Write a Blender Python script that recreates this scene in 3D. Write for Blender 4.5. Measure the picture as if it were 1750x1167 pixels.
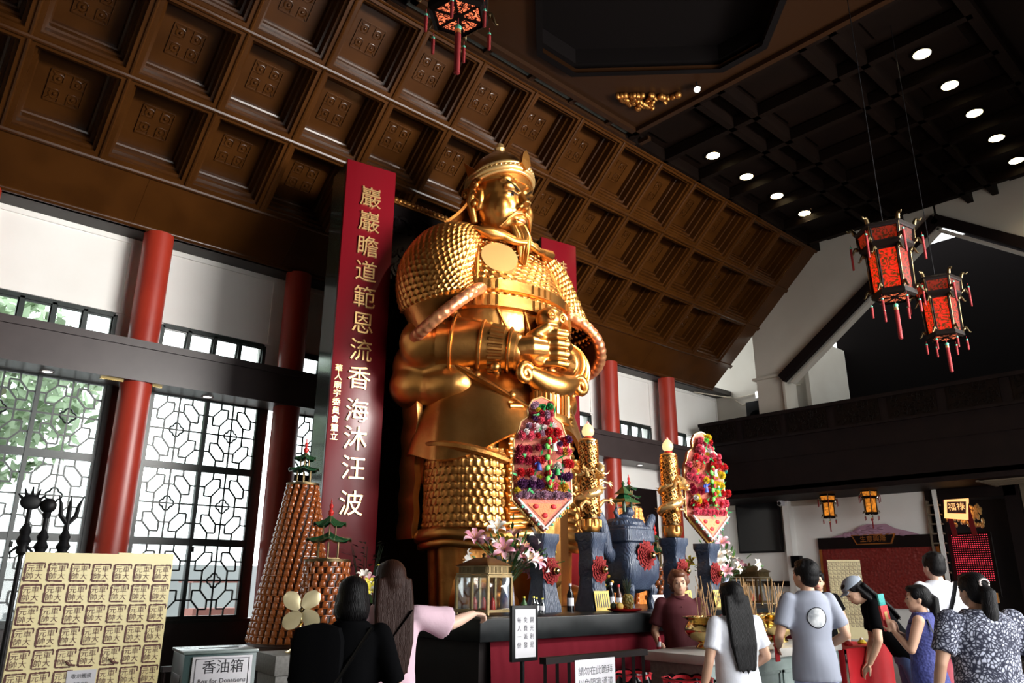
import bpy, math, random
from mathutils import Vector, Matrix, noise
for o in list(bpy.data.objects): bpy.data.objects.remove(o)
SC = bpy.context.scene
COL = SC.collection
PI = math.pi
def rad(a): return a*PI/180
# ------------------------------------------------------------------ camera
CAMZ = 1.5
FOC, PITCH, ROLL, YAW = 1300.0, .30512, .002967, .834647
_F = Vector((math.cos(YAW), math.sin(YAW), 0)); _R = Vector((math.sin(YAW), -math.cos(YAW), 0)); _Z = Vector((0, 0, 1))
_fw = math.cos(PITCH)*_F + math.sin(PITCH)*_Z
_up = -math.sin(PITCH)*_F + math.cos(PITCH)*_Z
_r2 = math.cos(ROLL)*_R + math.sin(ROLL)*_up
_u2 = -math.sin(ROLL)*_R + math.cos(ROLL)*_up
cam = bpy.data.objects.new('camera', bpy.data.cameras.new('camera')); COL.objects.link(cam)
cam.matrix_world = Matrix(((_r2.x, _u2.x, -_fw.x, 0), (_r2.y, _u2.y, -_fw.y, 0), (_r2.z, _u2.z, -_fw.z, CAMZ), (0, 0, 0, 1)))
cam.data.sensor_width = 36; cam.data.lens = 36*FOC/1750
cam.data.clip_start = .05; cam.data.clip_end = 300
SC.camera = cam
def at(px, py, **k):
    """the point of a plane X=, Y= or Z= (or at forward distance F=) seen at a pixel of the 1750 x 1167 frame"""
    d = _r2*(px-875)+_u2*(583.5-py)+_fw*FOC
    (a, v), = k.items()
    if a == 'F': t = v/d.dot(_F)
    else:
        i = 'XYZ'.index(a); t = (v-(0, 0, CAMZ)[i])/d[i]
    return Vector((0, 0, CAMZ))+d*t
# ------------------------------------------------------------------ exposure
SC.view_settings.view_transform = 'Standard'; SC.view_settings.look = 'None'
SC.view_settings.exposure = 0.0; SC.view_settings.gamma = 1.0; SC.view_settings.use_curve_mapping = False
SC.cycles.use_denoising = True
SC.cycles.max_bounces = 6; SC.cycles.diffuse_bounces = 3; SC.cycles.glossy_bounces = 3
SC.cycles.transparent_max_bounces = 8; SC.cycles.sample_clamp_indirect = 6
SC.cycles.caustics_reflective = False; SC.cycles.caustics_refractive = False
# ------------------------------------------------------------------ daylight
W = bpy.data.worlds.new('overcast_sky'); SC.world = W; W.use_nodes = True
W.node_tree.nodes['Background'].inputs[0].default_value = (.93, .98, 1.0, 1)
W.node_tree.nodes['Background'].inputs[1].default_value = 4.5
def lamp(name, typ, loc, aim, energy, col=(1, 1, 1), **k):
    l = bpy.data.lights.new(name, typ); l.energy = energy; l.color = col
    for a, b in k.items(): setattr(l, a, b)
    o = bpy.data.objects.new(name, l); COL.objects.link(o); o.location = loc
    o.rotation_euler = (Vector(aim)-Vector(loc)).to_track_quat('-Z', 'Y').to_euler()
    return o
def portal(x, y, z, sx, sz, ay):
    l = lamp('window_daylight', 'AREA', (x, y, z), (x, y+ay, z), 1, shape='RECTANGLE', size=sx, size_y=sz)
    l.data.cycles.is_portal = True
# daylight of the open entrance doors in the wall behind the camera
ENT_Y = -1.6
lamp('entrance_daylight', 'AREA', (7.6, ENT_Y-.25, 1.9), (6.8, 6, 2.6), 430, (1, .97, .93), shape='RECTANGLE', size=9.5, size_y=2.8)
lamp('fanlight_daylight', 'AREA', (9.8, ENT_Y-.25, 5.0), (7.2, 6, 5.4), 980, (1, .97, .92), shape='RECTANGLE', size=7, size_y=1.3, spread=rad(104))
# two ceiling spotlights trained on the statue (their housings are built with the ceiling)
SPOT_A, SPOT_B = (9.40, 5.80, 9.22), (4.9, 2.6, 9.2)
lamp('spotlight_beam', 'SPOT', SPOT_A, (7.2, 7.0, 5.6), 1500, (1, .86, .62), spot_size=rad(34), spot_blend=.5, shadow_soft_size=.06)
lamp('spotlight_beam', 'SPOT', (6.2, 1.7, 9.0), (6.9, 7.2, 6.0), 5200, (1, .82, .55), spot_size=rad(29), spot_blend=.55, shadow_soft_size=.1)
# ------------------------------------------------------------------ materials
MATS = {}
def mat(name, col, rough=.5, metal=0., coat=0., emit=None, es=0., var=None, vs=6., bump=None, bs=20., bstr=.3, bd=.01, spec=.5, trans=0., sheen=0., detail=3.):
    m = bpy.data.materials.new(name); m.use_nodes = True; MATS[name] = m
    nt = m.node_tree; N = nt.nodes; L = nt.links; b = N['Principled BSDF']
    I = b.inputs
    I['Base Color'].default_value = (*col, 1); I['Roughness'].default_value = rough; I['Metallic'].default_value = metal
    I['Coat Weight'].default_value = coat; I['Coat Roughness'].default_value = .12
    I['Specular IOR Level'].default_value = spec; I['Transmission Weight'].default_value = trans
    I['Sheen Weight'].default_value = sheen
    if emit: I['Emission Color'].default_value = (*emit, 1); I['Emission Strength'].default_value = es
    tc = None
    def coord():
        nonlocal tc
        if tc is None: tc = N.new('ShaderNodeTexCoord')
        return tc.outputs['Object']
    if var:
        n = N.new('ShaderNodeTexNoise'); n.inputs['Scale'].default_value = vs; n.inputs['Detail'].default_value = detail
        L.new(coord(), n.inputs['Vector'])
        r = N.new('ShaderNodeValToRGB'); r.color_ramp.elements[0].color = (*col, 1); r.color_ramp.elements[1].color = (*var, 1)
        r.color_ramp.elements[0].position = .38; r.color_ramp.elements[1].position = .66
        L.new(n.outputs['Fac'], r.inputs['Fac']); L.new(r.outputs['Color'], I['Base Color'])
    if bump:
        if bump == 'voronoi':
            t = N.new('ShaderNodeTexVoronoi'); out = t.outputs['Distance']
        elif bump == 'wave':
            t = N.new('ShaderNodeTexWave'); out = t.outputs['Fac']; t.inputs['Distortion'].default_value = 6; t.inputs['Detail'].default_value = 2
        else:
            t = N.new('ShaderNodeTexNoise'); out = t.outputs['Fac']; t.inputs['Detail'].default_value = 4
        t.inputs['Scale'].default_value = bs; L.new(coord(), t.inputs['Vector'])
        bp = N.new('ShaderNodeBump'); bp.inputs['Strength'].default_value = bstr; bp.inputs['Distance'].default_value = bd
        L.new(out, bp.inputs['Height']); L.new(bp.outputs['Normal'], I['Normal'])
    return m
def mat_glow(name, c1, c2, scale, strength, lo=.42, hi=.55, dist=3.0, dark=(.02, .006, .004)):
    """lit paper or silk with a scroll pattern printed on it"""
    m = bpy.data.materials.new(name); m.use_nodes = True; MATS[name] = m
    nt = m.node_tree; N = nt.nodes; L = nt.links; b = N['Principled BSDF']
    t = N.new('ShaderNodeTexCoord'); n = N.new('ShaderNodeTexNoise'); n.inputs['Scale'].default_value = scale
    n.inputs['Distortion'].default_value = dist; n.inputs['Detail'].default_value = 1.5
    L.new(t.outputs['Object'], n.inputs['Vector'])
    r = N.new('ShaderNodeValToRGB'); e = r.color_ramp.elements
    e[0].position = lo; e[0].color = (*c1, 1); e[1].position = hi; e[1].color = (*c2, 1)
    L.new(n.outputs['Fac'], r.inputs['Fac'])
    b.inputs['Base Color'].default_value = (*dark, 1); b.inputs['Specular IOR Level'].default_value = .08
    L.new(r.outputs['Color'], b.inputs['Emission Color']); b.inputs['Emission Strength'].default_value = strength
    return m
def mat_glass(name, tint=(1, 1, 1), k=.06, rough=.02):
    m = bpy.data.materials.new(name); m.use_nodes = True; MATS[name] = m
    nt = m.node_tree; N = nt.nodes; L = nt.links
    N.remove(N['Principled BSDF']); o = N['Material Output']
    t = N.new('ShaderNodeBsdfTransparent'); t.inputs[0].default_value = (*tint, 1)
    g = N.new('ShaderNodeBsdfGlossy'); g.inputs['Roughness'].default_value = rough
    x = N.new('ShaderNodeMixShader'); x.inputs[0].default_value = k
    L.new(t.outputs[0], x.inputs[1]); L.new(g.outputs[0], x.inputs[2]); L.new(x.outputs[0], o.inputs['Surface'])
    return m
mat('lacquer_shaded', (.022, .0085, .003), .4, spec=.2)  # ceiling lacquer copied darker, shade round the well put into the colour
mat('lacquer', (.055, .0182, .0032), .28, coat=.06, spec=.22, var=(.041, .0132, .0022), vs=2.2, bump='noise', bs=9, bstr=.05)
mat('lacquer_dark', (.005, .0021, .0011), .6, var=(.0035, .0014, .0008), vs=2, spec=.1)  # ceiling wood darkened to paint in the shade of its middle; also dark fittings
mat('wood_black', (.0062, .0035, .0036), .6, var=(.009, .005, .0048), vs=3, spec=.12)
mat('unlit_black', (.004, .003, .003), .9, spec=.05)  # near-black colour painted in for the darkness of gallery, well and attic
mat('beam', (.050, .036, .036), .38, var=(.042, .03, .03), vs=3, bump='noise', bs=14, bstr=.05)
mat('soffit', (.045, .04, .038), .6)
mat('gable_white_dimmed', (.56, .52, .45), .85, var=(.50, .455, .385), vs=.8)  # the white wall paint, darkened in colour because less light reaches the gable
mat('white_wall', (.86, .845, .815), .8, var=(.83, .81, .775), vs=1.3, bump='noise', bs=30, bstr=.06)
mat('cream_wall', (.66, .60, .50), .8, var=(.60, .53, .42), vs=.9)
mat('brown_wall', (.16, .12, .08), .8)
mat('red_paint', (.36, .030, .014), .38, var=(.31, .024, .012), vs=2, bump='noise', bs=12, bstr=.06)
mat('frame_metal', (.018, .026, .024), .35, var=(.024, .032, .03), vs=5)
mat_glass('pane', (.97, 1, .99), .04)
mat_glass('clear_glass', (.93, .95, .95), .10)
mat('floor_tile', (.13, .115, .10), .25, var=(.10, .088, .078), vs=1.5)
mat('dark_cloth', (.0035, .0035, .004), .95, spec=.02)
mat('black', (.005, .005, .006), .5, spec=.2)
mat('black_gloss', (.006, .006, .007), .12)
mat('stone_black', (.007, .008, .009), .3, var=(.013, .015, .016), vs=7, spec=.12)
mat('gold', (.70, .34, .10), .33, metal=1.0, var=(.60, .27, .07), vs=3.0, bump='noise', bs=14, bstr=.18, bd=.02)
mat('gold_dull', (.50, .23, .06), .40, metal=.95, var=(.34, .14, .035), vs=4, bump='noise', bs=18, bstr=.3, bd=.02)
mat('gold_red', (.68, .23, .12), .35, metal=.75, var=(.74, .36, .16), vs=7, bump='noise', bs=20, bstr=.3, bd=.02)
mat('gold_dark', (.020, .010, .004), .4, metal=.3)
mat('gold_leaf', (.90, .58, .24), .3, metal=.8)
mat('brass', (.80, .60, .26), .16, metal=1, var=(.72, .52, .2), vs=4)
mat('brass_dull', (.17, .125, .065), .4, metal=1, var=(.11, .08, .04), vs=9)
mat('board_red', (.140, .0035, .008), .32, coat=.05, spec=.3)
mat('pillar_green', (.022, .034, .028), .16, coat=.5, var=(.03, .045, .037), vs=1.5)
mat('marble_green', (.16, .20, .19), .25, var=(.24, .29, .28), vs=5, detail=8)
mat('marble_top', (.52, .50, .47), .3, var=(.4, .385, .36), vs=4)
mat('granite', (.13, .125, .115), .6, var=(.18, .172, .16), vs=40)
mat('red_cloth', (.115, .005, .012), .8, spec=.1, bump='wave', bs=2, bstr=.2, bd=.03)
mat('red_bright', (.55, .012, .02), .55)
mat('red_pink', (.72, .03, .05), .45)
mat('blue_stone', (.022, .032, .062), .42, var=(.038, .054, .09), vs=7, bump='wave', bs=16, bstr=.35, bd=.01)
mat('rosette_red', (.21, .005, .005), .8, bump='noise', bs=60, bstr=.8, bd=.02)
mat('paper_cream', (.80, .69, .36), .35, var=(.76, .64, .32), vs=3)
mat('stamp_ink', (.10, .028, .02), .6)
mat('paper_white', (.60, .59, .63), .6)
mat('ink', (.012, .012, .018), .6)
mat('ink_grey', (.045, .045, .055), .6)
mat('yellow_paper', (.72, .55, .13), .6, var=(.66, .42, .08), vs=25)
mat('white_cloth', (.70, .71, .78), .85, bump='noise', bs=9, bstr=.25, bd=.03)
mat('teal_slab', (.05, .085, .085), .3, var=(.06, .10, .10), vs=5)
mat('leaf_green', (.03, .095, .02), .5, var=(.06, .15, .03), vs=12)
mat('leaf_dark', (.008, .018, .008), .5)
mat('petal_white', (.84, .80, .74), .5)
mat('petal_pink', (.78, .28, .40), .5, var=(.85, .62, .66), vs=14)
mat('petal_yellow', (.80, .68, .06), .5)
mat('porcelain', (.66, .68, .72), .15, var=(.05, .10, .36), vs=13, coat=.5)
mat('bulb', (.3, .2, .1), .4, emit=(1, .66, .30), es=1.25)
mat('bulb_tip', (.9, .3, .3), .4, emit=(1, .30, .20), es=.75)
mat('light_warm', (1, .9, .7), .4, emit=(1, .80, .42), es=30)
mat('light_white', (1, .95, .9), .4, emit=(1, .96, .92), es=40)
mat('light_soft', (1, .95, .9), .4, emit=(1, .95, .85), es=3)
mat('amber', (.24, .055, .013), .12, coat=.6, emit=(.9, .28, .06), es=.05)
mat('amber_body', (.055, .014, .006), .4)
mat('amber_light', (.75, .25, .07), .2, emit=(1, .35, .08), es=.9)
mat('roof_green', (.012, .06, .022), .25, coat=.4)
mat('roof_red', (.42, .012, .01), .3)
mat('jade', (.08, .42, .28), .3)
mat('tassel', (.20, .004, .006), .8)
mat('foliage', (.26, .36, .20), .7, var=(.33, .42, .28), vs=3)
mat('outside_ground', (.3, .3, .29), .9)
mat('outside_wall', (.34, .35, .36), .9)
mat('stall_red', (.48, .2, .17), .8)
mat('stall_yellow', (.5, .4, .18), .8)
mat('skin', (.52, .30, .20), .55)
mat('skin_light', (.66, .43, .33), .5)
mat('hair', (.004, .0035, .004), .5, bump='wave', bs=40, bstr=.25, bd=.01, spec=.12)
mat('hair_brown', (.024, .009, .006), .5, bump='wave', bs=40, bstr=.2, bd=.01, spec=.12)
mat('hair_auburn', (.10, .03, .012), .5, bump='noise', bs=50, bstr=.4, bd=.01)
mat('denim', (.03, .05, .13), .8, var=(.05, .08, .19), vs=10)
mat('denim_pale', (.36, .42, .66), .8, var=(.42, .48, .72), vs=8)
mat('navy', (.014, .016, .05), .8)
mat('eye_white', (.7, .7, .68), .3)
mat('lip', (.40, .13, .11), .5)
mat_glow('lantern_silk', (.085, .035, .003), (1, .022, .006), 13, .95, .40, .56)
mat_glow('lantern_silk_dim', (.06, .022, .003), (.6, .025, .006), 13, .40, .40, .56)
mat_glow('lantern_base', (.006, .001, .001), (1, .20, .08), 26, 1.6, .49, .58)
mat_glow('lantern_orange', (.25, .08, .01), (1, .32, .03), 5, .9, .3, .7)
# ------------------------------------------------------------------ mesh tools
def tagp(o, label=None, cat=None, group=None, kind=None):
    if label: o['label'] = label
    if cat: o['category'] = cat
    if group: o['group'] = group
    if kind: o['kind'] = kind
    return o
def thing(name, label, cat, loc=(0, 0, 0), rz=0., group=None, kind=None):
    o = bpy.data.objects.new(name, None); COL.objects.link(o); o.empty_display_size = .1
    o.location = loc; o.rotation_euler = (0, 0, rz)
    return tagp(o, label, cat, group, kind)
def dup(o, loc=None, rz=None, label=None, group=None, parent=None, scale=None):
    c = o.copy(); COL.objects.link(c)
    if parent is not None: c.parent = parent
    if loc is not None: c.location = loc
    if rz is not None: c.rotation_euler = (0, 0, rz)
    if scale: c.scale = (scale,)*3
    if label: c['label'] = label
    if group: c['group'] = group
    for ch in list(o.children): dup(ch, parent=c)
    return c
def link_copy(me_obj, parent, M):
    c = me_obj.copy(); COL.objects.link(c); c.parent = parent; c.matrix_local = M
    return c
_glyph = {}
def glyphs(s, size, extrude=.0, res=2):
    k = (s, extrude, res)
    if k not in _glyph:
        c = bpy.data.curves.new('t', 'FONT'); c.body = s; c.size = 1; c.extrude = extrude; c.resolution_u = res
        c.align_x = 'CENTER'; c.align_y = 'CENTER'
        o = bpy.data.objects.new('t', c); COL.objects.link(o)
        me = bpy.data.meshes.new_from_object(o.evaluated_get(bpy.context.evaluated_depsgraph_get()))
        _glyph[k] = ([v.co.copy() for v in me.vertices], [tuple(p.vertices) for p in me.polygons])
        bpy.data.objects.remove(o); bpy.data.curves.remove(c); bpy.data.meshes.remove(me)
    v, f = _glyph[k]
    return [Vector((p.x*size, p.y*size, p.z)) for p in v], f
def frame(e1, e2, o=(0, 0, 0)):
    """matrix whose x axis is e1, y axis is e2, z axis their cross product"""
    a = Vector(e1).normalized(); c = a.cross(Vector(e2)).normalized(); b = c.cross(a)
    return Matrix(((a.x, b.x, c.x, o[0]), (a.y, b.y, c.y, o[1]), (a.z, b.z, c.z, o[2]), (0, 0, 0, 1)))
def TR(x=0, y=0, z=0): return Matrix.Translation((x, y, z))
def RZ(a): return Matrix.Rotation(a, 4, 'Z')
def RX(a): return Matrix.Rotation(a, 4, 'X')
def RY(a): return Matrix.Rotation(a, 4, 'Y')
class MB:
    def __init__(s, T=None): s.v = []; s.f = []; s.T = T or Matrix()
    def add(s, vs, fs, T=None):
        n = len(s.v); M = s.T @ T if T else s.T
        s.v += [M @ Vector(v) for v in vs]; s.f += [tuple(i+n for i in f) for f in fs]; return s
    def box(s, x, y, z, sx, sy, sz, T=None):
        """centre x, y, z and full sizes"""
        a, b, c = sx/2, sy/2, sz/2
        vs = [(x+i*a, y+j*b, z+k*c) for k in (-1, 1) for j in (-1, 1) for i in (-1, 1)]
        return s.add(vs, [(0, 2, 3, 1), (4, 5, 7, 6), (0, 1, 5, 4), (2, 6, 7, 3), (0, 4, 6, 2), (1, 3, 7, 5)], T)
    def span(s, x0, x1, y0, y1, z0, z1, T=None):
        return s.box((x0+x1)/2, (y0+y1)/2, (z0+z1)/2, x1-x0, y1-y0, z1-z0, T)
    def loft(s, rings, caps=True, closed=True, T=None):
        n = len(rings[0]); vs = [p for r in rings for p in r]; fs = []
        for i in range(len(rings)-1):
            for j in range(n if closed else n-1):
                k = (j+1) % n
                fs.append((i*n+j, i*n+k, (i+1)*n+k, (i+1)*n+j))
        if caps: fs += [tuple(range(n-1, -1, -1)), tuple(range((len(rings)-1)*n, len(rings)*n))]
        return s.add(vs, fs, T)
    def tube(s, pts, r, n=8, closed=False, caps=True, flat=1.0, T=None):
        pts = [Vector(p) for p in pts]; m = len(pts); rings = []
        u = None
        for i, p in enumerate(pts):
            if closed: t = pts[(i+1) % m]-pts[i-1]
            else: t = pts[min(i+1, m-1)]-pts[max(i-1, 0)]
            if t.length < 1e-9: t = Vector((0, 0, 1))
            t.normalize()
            if u is None:
                u = t.orthogonal().normalized()
                if abs(t.z) < .9: u = Vector((0, 0, 1)).cross(t).normalized()
            u = (u-t*u.dot(t)); u = u.normalized() if u.length > 1e-6 else t.orthogonal().normalized()
            w = t.cross(u); rr = r[i] if isinstance(r, (list, tuple)) else r
            rings.append([p+u*(rr*math.cos(2*PI*k/n))+w*(rr*flat*math.sin(2*PI*k/n)) for k in range(n)])
        if closed: rings.append(rings[0]); caps = False
        return s.loft(rings, caps, True, T)
    def rod(s, a, b, r0, r1=None, n=12, T=None): return s.tube([a, b], [r0, r0 if r1 is None else r1], n, T=T)
    def bar(s, a, b, w, d, up=(0, 0, 1), T=None):
        """square-section bar from a to b, w wide across up, d along up"""
        a, b = Vector(a), Vector(b); t = (b-a); l = t.length; t.normalize()
        u = Vector(up); x = t.cross(u)
        x = x.normalized() if x.length > 1e-6 else t.orthogonal().normalized()
        y = x.cross(t)
        vs = [p+x*(i*w/2)+y*(j*d/2) for p in (a, b) for j in (-1, 1) for i in (-1, 1)]
        return s.add(vs, [(0, 2, 3, 1), (4, 5, 7, 6), (0, 1, 5, 4), (2, 6, 7, 3), (0, 4, 6, 2), (1, 3, 7, 5)], T)
    def lathe(s, prof, n=24, c=(0, 0, 0), sq=2.0, T=None, ph=0., caps=True, sx=1., sy=1.):
        """prof = (radius, z); sq is a superellipse exponent (2 round, larger squarer)"""
        rings = []
        for r, z in prof:
            ring = []
            for k in range(n):
                a = 2*PI*k/n+ph; ca, sa = math.cos(a), math.sin(a)
                q = (abs(ca)**sq+abs(sa)**sq)**(-1/sq)
                ring.append((c[0]+r*q*ca*sx, c[1]+r*q*sa*sy, c[2]+z))
            rings.append(ring)
        return s.loft(rings, caps, True, T)
    def ball(s, c, rx, ry=None, rz=None, nu=16, nv=10, T=None):
        ry = rx if ry is None else ry; rz = rx if rz is None else rz
        pr = [(math.sin(PI*i/nv), -math.cos(PI*i/nv)) for i in range(nv+1)]
        pr[0] = (.02, -1); pr[-1] = (.02, 1)
        rings = [[(c[0]+rx*r*math.cos(2*PI*k/nu), c[1]+ry*r*math.sin(2*PI*k/nu), c[2]+rz*z) for k in range(nu)] for r, z in pr]
        return s.loft(rings, True, True, T)
    def prism(s, poly, d, T=None, z0=0.):
        n = len(poly); vs = [(x, y, z0) for x, y in poly]+[(x, y, z0+d) for x, y in poly]
        fs = [tuple(range(n-1, -1, -1)), tuple(range(n, 2*n))]+[(i, (i+1) % n, n+(i+1) % n, n+i) for i in range(n)]
        return s.add(vs, fs, T)
    def text(s, t, size, T=None, ext=.0):
        v, f = glyphs(t, size, ext); return s.add(v, f, T)
    def grid(s, fn, nu, nv, T=None, wrap=False):
        vs = [fn(i/(nu if wrap else nu-1), j/(nv-1)) for j in range(nv) for i in range(nu)]
        fs = []
        for j in range(nv-1):
            for i in range(nu if wrap else nu-1):
                k = (i+1) % nu
                fs.append((j*nu+i, j*nu+k, (j+1)*nu+k, (j+1)*nu+i))
        return s.add(vs, fs, T)
    def mesh(s, name):
        me = bpy.data.meshes.new(name); me.from_pydata([tuple(v) for v in s.v], [], s.f); me.update(); return me
    def build(s, name, m, parent=None, ang=40, remesh=0., smooth=0, fac=.5, bevel=0., solid=0., label=None, kind=None, cat=None, group=None, sub=0):
        me = s.mesh(name)
        if remesh or smooth or bevel or solid or sub:
            t = bpy.data.objects.new('tmp', me); COL.objects.link(t)
            if solid: x = t.modifiers.new('s', 'SOLIDIFY'); x.thickness = solid; x.offset = 0
            if remesh: x = t.modifiers.new('r', 'REMESH'); x.mode = 'VOXEL'; x.voxel_size = remesh; x.use_smooth_shade = True
            if smooth: x = t.modifiers.new('m', 'SMOOTH'); x.iterations = smooth; x.factor = fac
            if bevel: x = t.modifiers.new('b', 'BEVEL'); x.width = bevel; x.segments = 2; x.limit_method = 'ANGLE'; x.angle_limit = rad(35)
            if sub: x = t.modifiers.new('u', 'SUBSURF'); x.levels = sub
            me2 = bpy.data.meshes.new_from_object(t.evaluated_get(bpy.context.evaluated_depsgraph_get()))
            bpy.data.objects.remove(t); bpy.data.meshes.remove(me); me = me2; me.name = name
        me.materials.clear()
        me.materials.append(MATS[m] if isinstance(m, str) else m)
        me.shade_smooth()
        if ang < 180: me.set_sharp_from_angle(angle=rad(ang))
        o = bpy.data.objects.new(name, me); COL.objects.link(o)
        if parent: o.parent = parent
        return tagp(o, label, cat, group, kind)
def struct(mb, name, m, **k):
    o = mb.build(name, m, **k); o['kind'] = 'structure'; return o
def ell(c, rx, ry, n, z):
    return [(c[0]+rx*math.cos(2*PI*k/n), c[1]+ry*math.sin(2*PI*k/n), z) for k in range(n)]
def arc(cx, cy, r, a0, a1, n): return [(cx+r*math.cos(rad(a0+(a1-a0)*i/n)), cy+r*math.sin(rad(a0+(a1-a0)*i/n))) for i in range(n+1)]
# ================================================================== the hall
WALL_Y, SOF_Z, EAVE_Y, END_X, FLAT_Z = 11.5, 6.36, 11.05, 17.2, 9.33
SL = rad(42); MID_Y = 5.0; STAT_X = 7.0
X0 = -4.0
COLX = [-1.4, .83, 3.03, 5.28, 8.72, 10.92, 13.12, 15.32]
def build_shell():
    m = MB(); m.span(-7, 24, -9, 13, -.2, 0); struct(m, 'floor', 'floor_tile')
    # ---- coffered slope: axes along x, up the slope, and into the coffer
    T = Matrix(((1, 0, 0, 0), (0, -math.cos(SL), math.sin(SL), EAVE_Y), (0, math.sin(SL), math.cos(SL), SOF_Z), (0, 0, 0, 1)))
    m = MB(T); S = [.82, 2.04, 3.22, 4.42]; P = 1.131
    xs = [1.95+P*k for k in range(-5, 14)]
    rings = [(.08, 0), (.088, .06), (.12, .07), (.126, .20), (.155, .21), (.161, .34), (.185, .35), (.191, .44)]
    steps = [(0, 0)]+rings
    motif = MB()
    def bar(a, b): motif.bar((a[0], a[1], 0), (b[0], b[1], 0), .012, .02)
    R = .21
    for s1 in (-1, 1):
        motif.bar((-R, s1*R, 0), (R, s1*R, 0), .016, .03); motif.bar((s1*R, -R, 0), (s1*R, R, 0), .016, .03)
        for s2 in (-1, 1):
            c = (s1*.105, s2*.105)
            motif.tube([(p[0], p[1], 0) for p in arc(c[0], c[1], .062, 0, 360, 12)[:-1]], .011, 5, closed=True)
            motif.ball((c[0], c[1], 0), .026, .026, .02, 8, 5)
            motif.bar((s1*R, s2*.05, 0), (s1*.05, s2*.05, 0), .014, .024); motif.bar((s1*.05, s2*R, 0), (s1*.05, s2*.05, 0), .014, .024)
            motif.bar((s1*R, s2*R, 0), (s1*.14, s2*.14, 0), .014, .024)
    for j in range(3):
        for i in range(len(xs)-1):
            x0, x1, y0, y1 = xs[i], xs[i+1], S[j], S[j+1]
            vs = []; fs = []
            for a, d in steps:
                vs += [(x0+a, y0+a, d), (x1-a, y0+a, d), (x1-a, y1-a, d), (x0+a, y1-a, d)]
            for q in range(len(steps)-1):
                for k in range(4):
                    fs.append((q*4+k, q*4+(k+1) % 4, q*4+4+(k+1) % 4, q*4+4+k))
            n = (len(steps)-1)*4; fs.append((n, n+1, n+2, n+3))
            m.add(vs, fs)
            m.add(motif.v, motif.f, TR((x0+x1)/2, (y0+y1)/2, .438))
    # raised bead running along every rib
    for x in xs: m.tube([(x, S[0], -.004), (x, S[-1], -.004)], .028, 8)
    for s in S: m.tube([(xs[0], s, -.006), (xs[-1], s, -.006)], .036, 8)
    m.add([(X0, 0, .0), (END_X, 0, 0), (END_X, S[0], 0), (X0, S[0], 0)], [(0, 1, 2, 3)])
    m.add([(xs[-1], S[0], 0), (END_X, S[0], 0), (END_X, S[-1], 0), (xs[-1], S[-1], 0)], [(0, 1, 2, 3)])
    for s in S: m.box((xs[-1]+END_X)/2, s, -.01, END_X-xs[-1]+.1, .09, .06)
    for x in (-1.7, .35, 2.62, 4.9, 7.2, 9.5, 11.8, 14.1): m.box(x, .4, -.002, .012, .78, .006)
    struct(m, 'ceiling', 'lacquer', ang=30)
    # eave moulding
    m = MB()
    for dy, dz, r in ((.03, .13, .055), (.0, .035, .05), (.10, .20, .03)):
        m.tube([(X0, EAVE_Y-dy, SOF_Z+dz), (END_X, EAVE_Y-dy, SOF_Z+dz)], r, 12)
    m.span(X0, END_X, EAVE_Y-.02, EAVE_Y+.1, SOF_Z, SOF_Z+.22)
    struct(m, 'trim_1', 'lacquer')
    m = MB(); m.span(X0, 18.3, EAVE_Y-.02, WALL_Y+.2, SOF_Z, SOF_Z+.12); struct(m, 'trim_2', 'soffit')
    # ---- flat middle of the ceiling with its octagonal well
    fy0, fy1 = MID_Y-2.74, MID_Y+2.74; cx = 7.32; h = 2.44
    m = MB()
    m.span(X0, cx-h, fy0, fy1, FLAT_Z+.22, FLAT_Z+.3); m.span(cx+h, END_X+.6, fy0, fy1, FLAT_Z+.22, FLAT_Z+.3)
    for y, w in ((7.74, .16), (6.2, .12), (5.72, .12), (4.28, .12), (3.8, .12), (2.26, .16)):
        m.box((cx+h+END_X)/2, y, FLAT_Z+.1, END_X-cx-h, w, .26); m.box((X0+cx-h)/2, y, FLAT_Z+.1, cx-h-X0, w, .26)
    for k in range(-5, 14):
        x = 1.95+P*k
        if abs(x-cx) > h+.1:
            m.box(x, MID_Y, FLAT_Z+.08, .12, fy1-fy0, .22)
            for y in (6.97, 5, 3.03): m.box(x+.5*P, y, FLAT_Z+.2, .7, .95 if y != 5 else 1.1, .05)
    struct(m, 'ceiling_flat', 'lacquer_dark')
    m = MB()   # plate around the well
    a, b = .37, 1.98; O = [(a, b), (b, a), (b, -a), (a, -b), (-a, -b), (-b, -a), (-b, a), (-a, b)]
    Q = [(a, h), (h, a), (h, -a), (a, -h), (-a, -h), (-h, -a), (-h, a), (-a, h)]; CR = [(h, h), None, (h, -h), None, (-h, -h), None, (-h, h), None]
    vs = [(cx+x, MID_Y+y, FLAT_Z+.02) for x, y in O+Q]; fs = []
    for i in range(8):
        j = (i+1) % 8
        if CR[i]:
            vs.append((cx+CR[i][0], MID_Y+CR[i][1], FLAT_Z+.02)); fs.append((i, j, 8+j, len(vs)-1, 8+i))
        else: fs.append((i, j, 8+j, 8+i))
    m.add(vs, fs)
    for sgn in (-1, 1):
        m.box(cx, MID_Y+sgn*h, FLAT_Z, 2*h+.1, .10, .12); m.box(cx+sgn*h, MID_Y, FLAT_Z, .10, 2*h+.1, .12)
        m.box(cx, MID_Y+sgn*2.74, FLAT_Z+.02, 2*h+.6, .14, .12)
        for k in range(-3, 4): m.box(cx+k*.95, MID_Y+sgn*2.59, FLAT_Z+.03, .09, .3, .08)
    struct(m, 'trim_3', 'lacquer_shaded')
    m = MB()
    for sgn in (-1, 1): m.box(cx, MID_Y+sgn*2.6, FLAT_Z+.08, 2*h, .28, .04)
    struct(m, 'trim_4', 'marble_green')
    m = MB()
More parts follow.
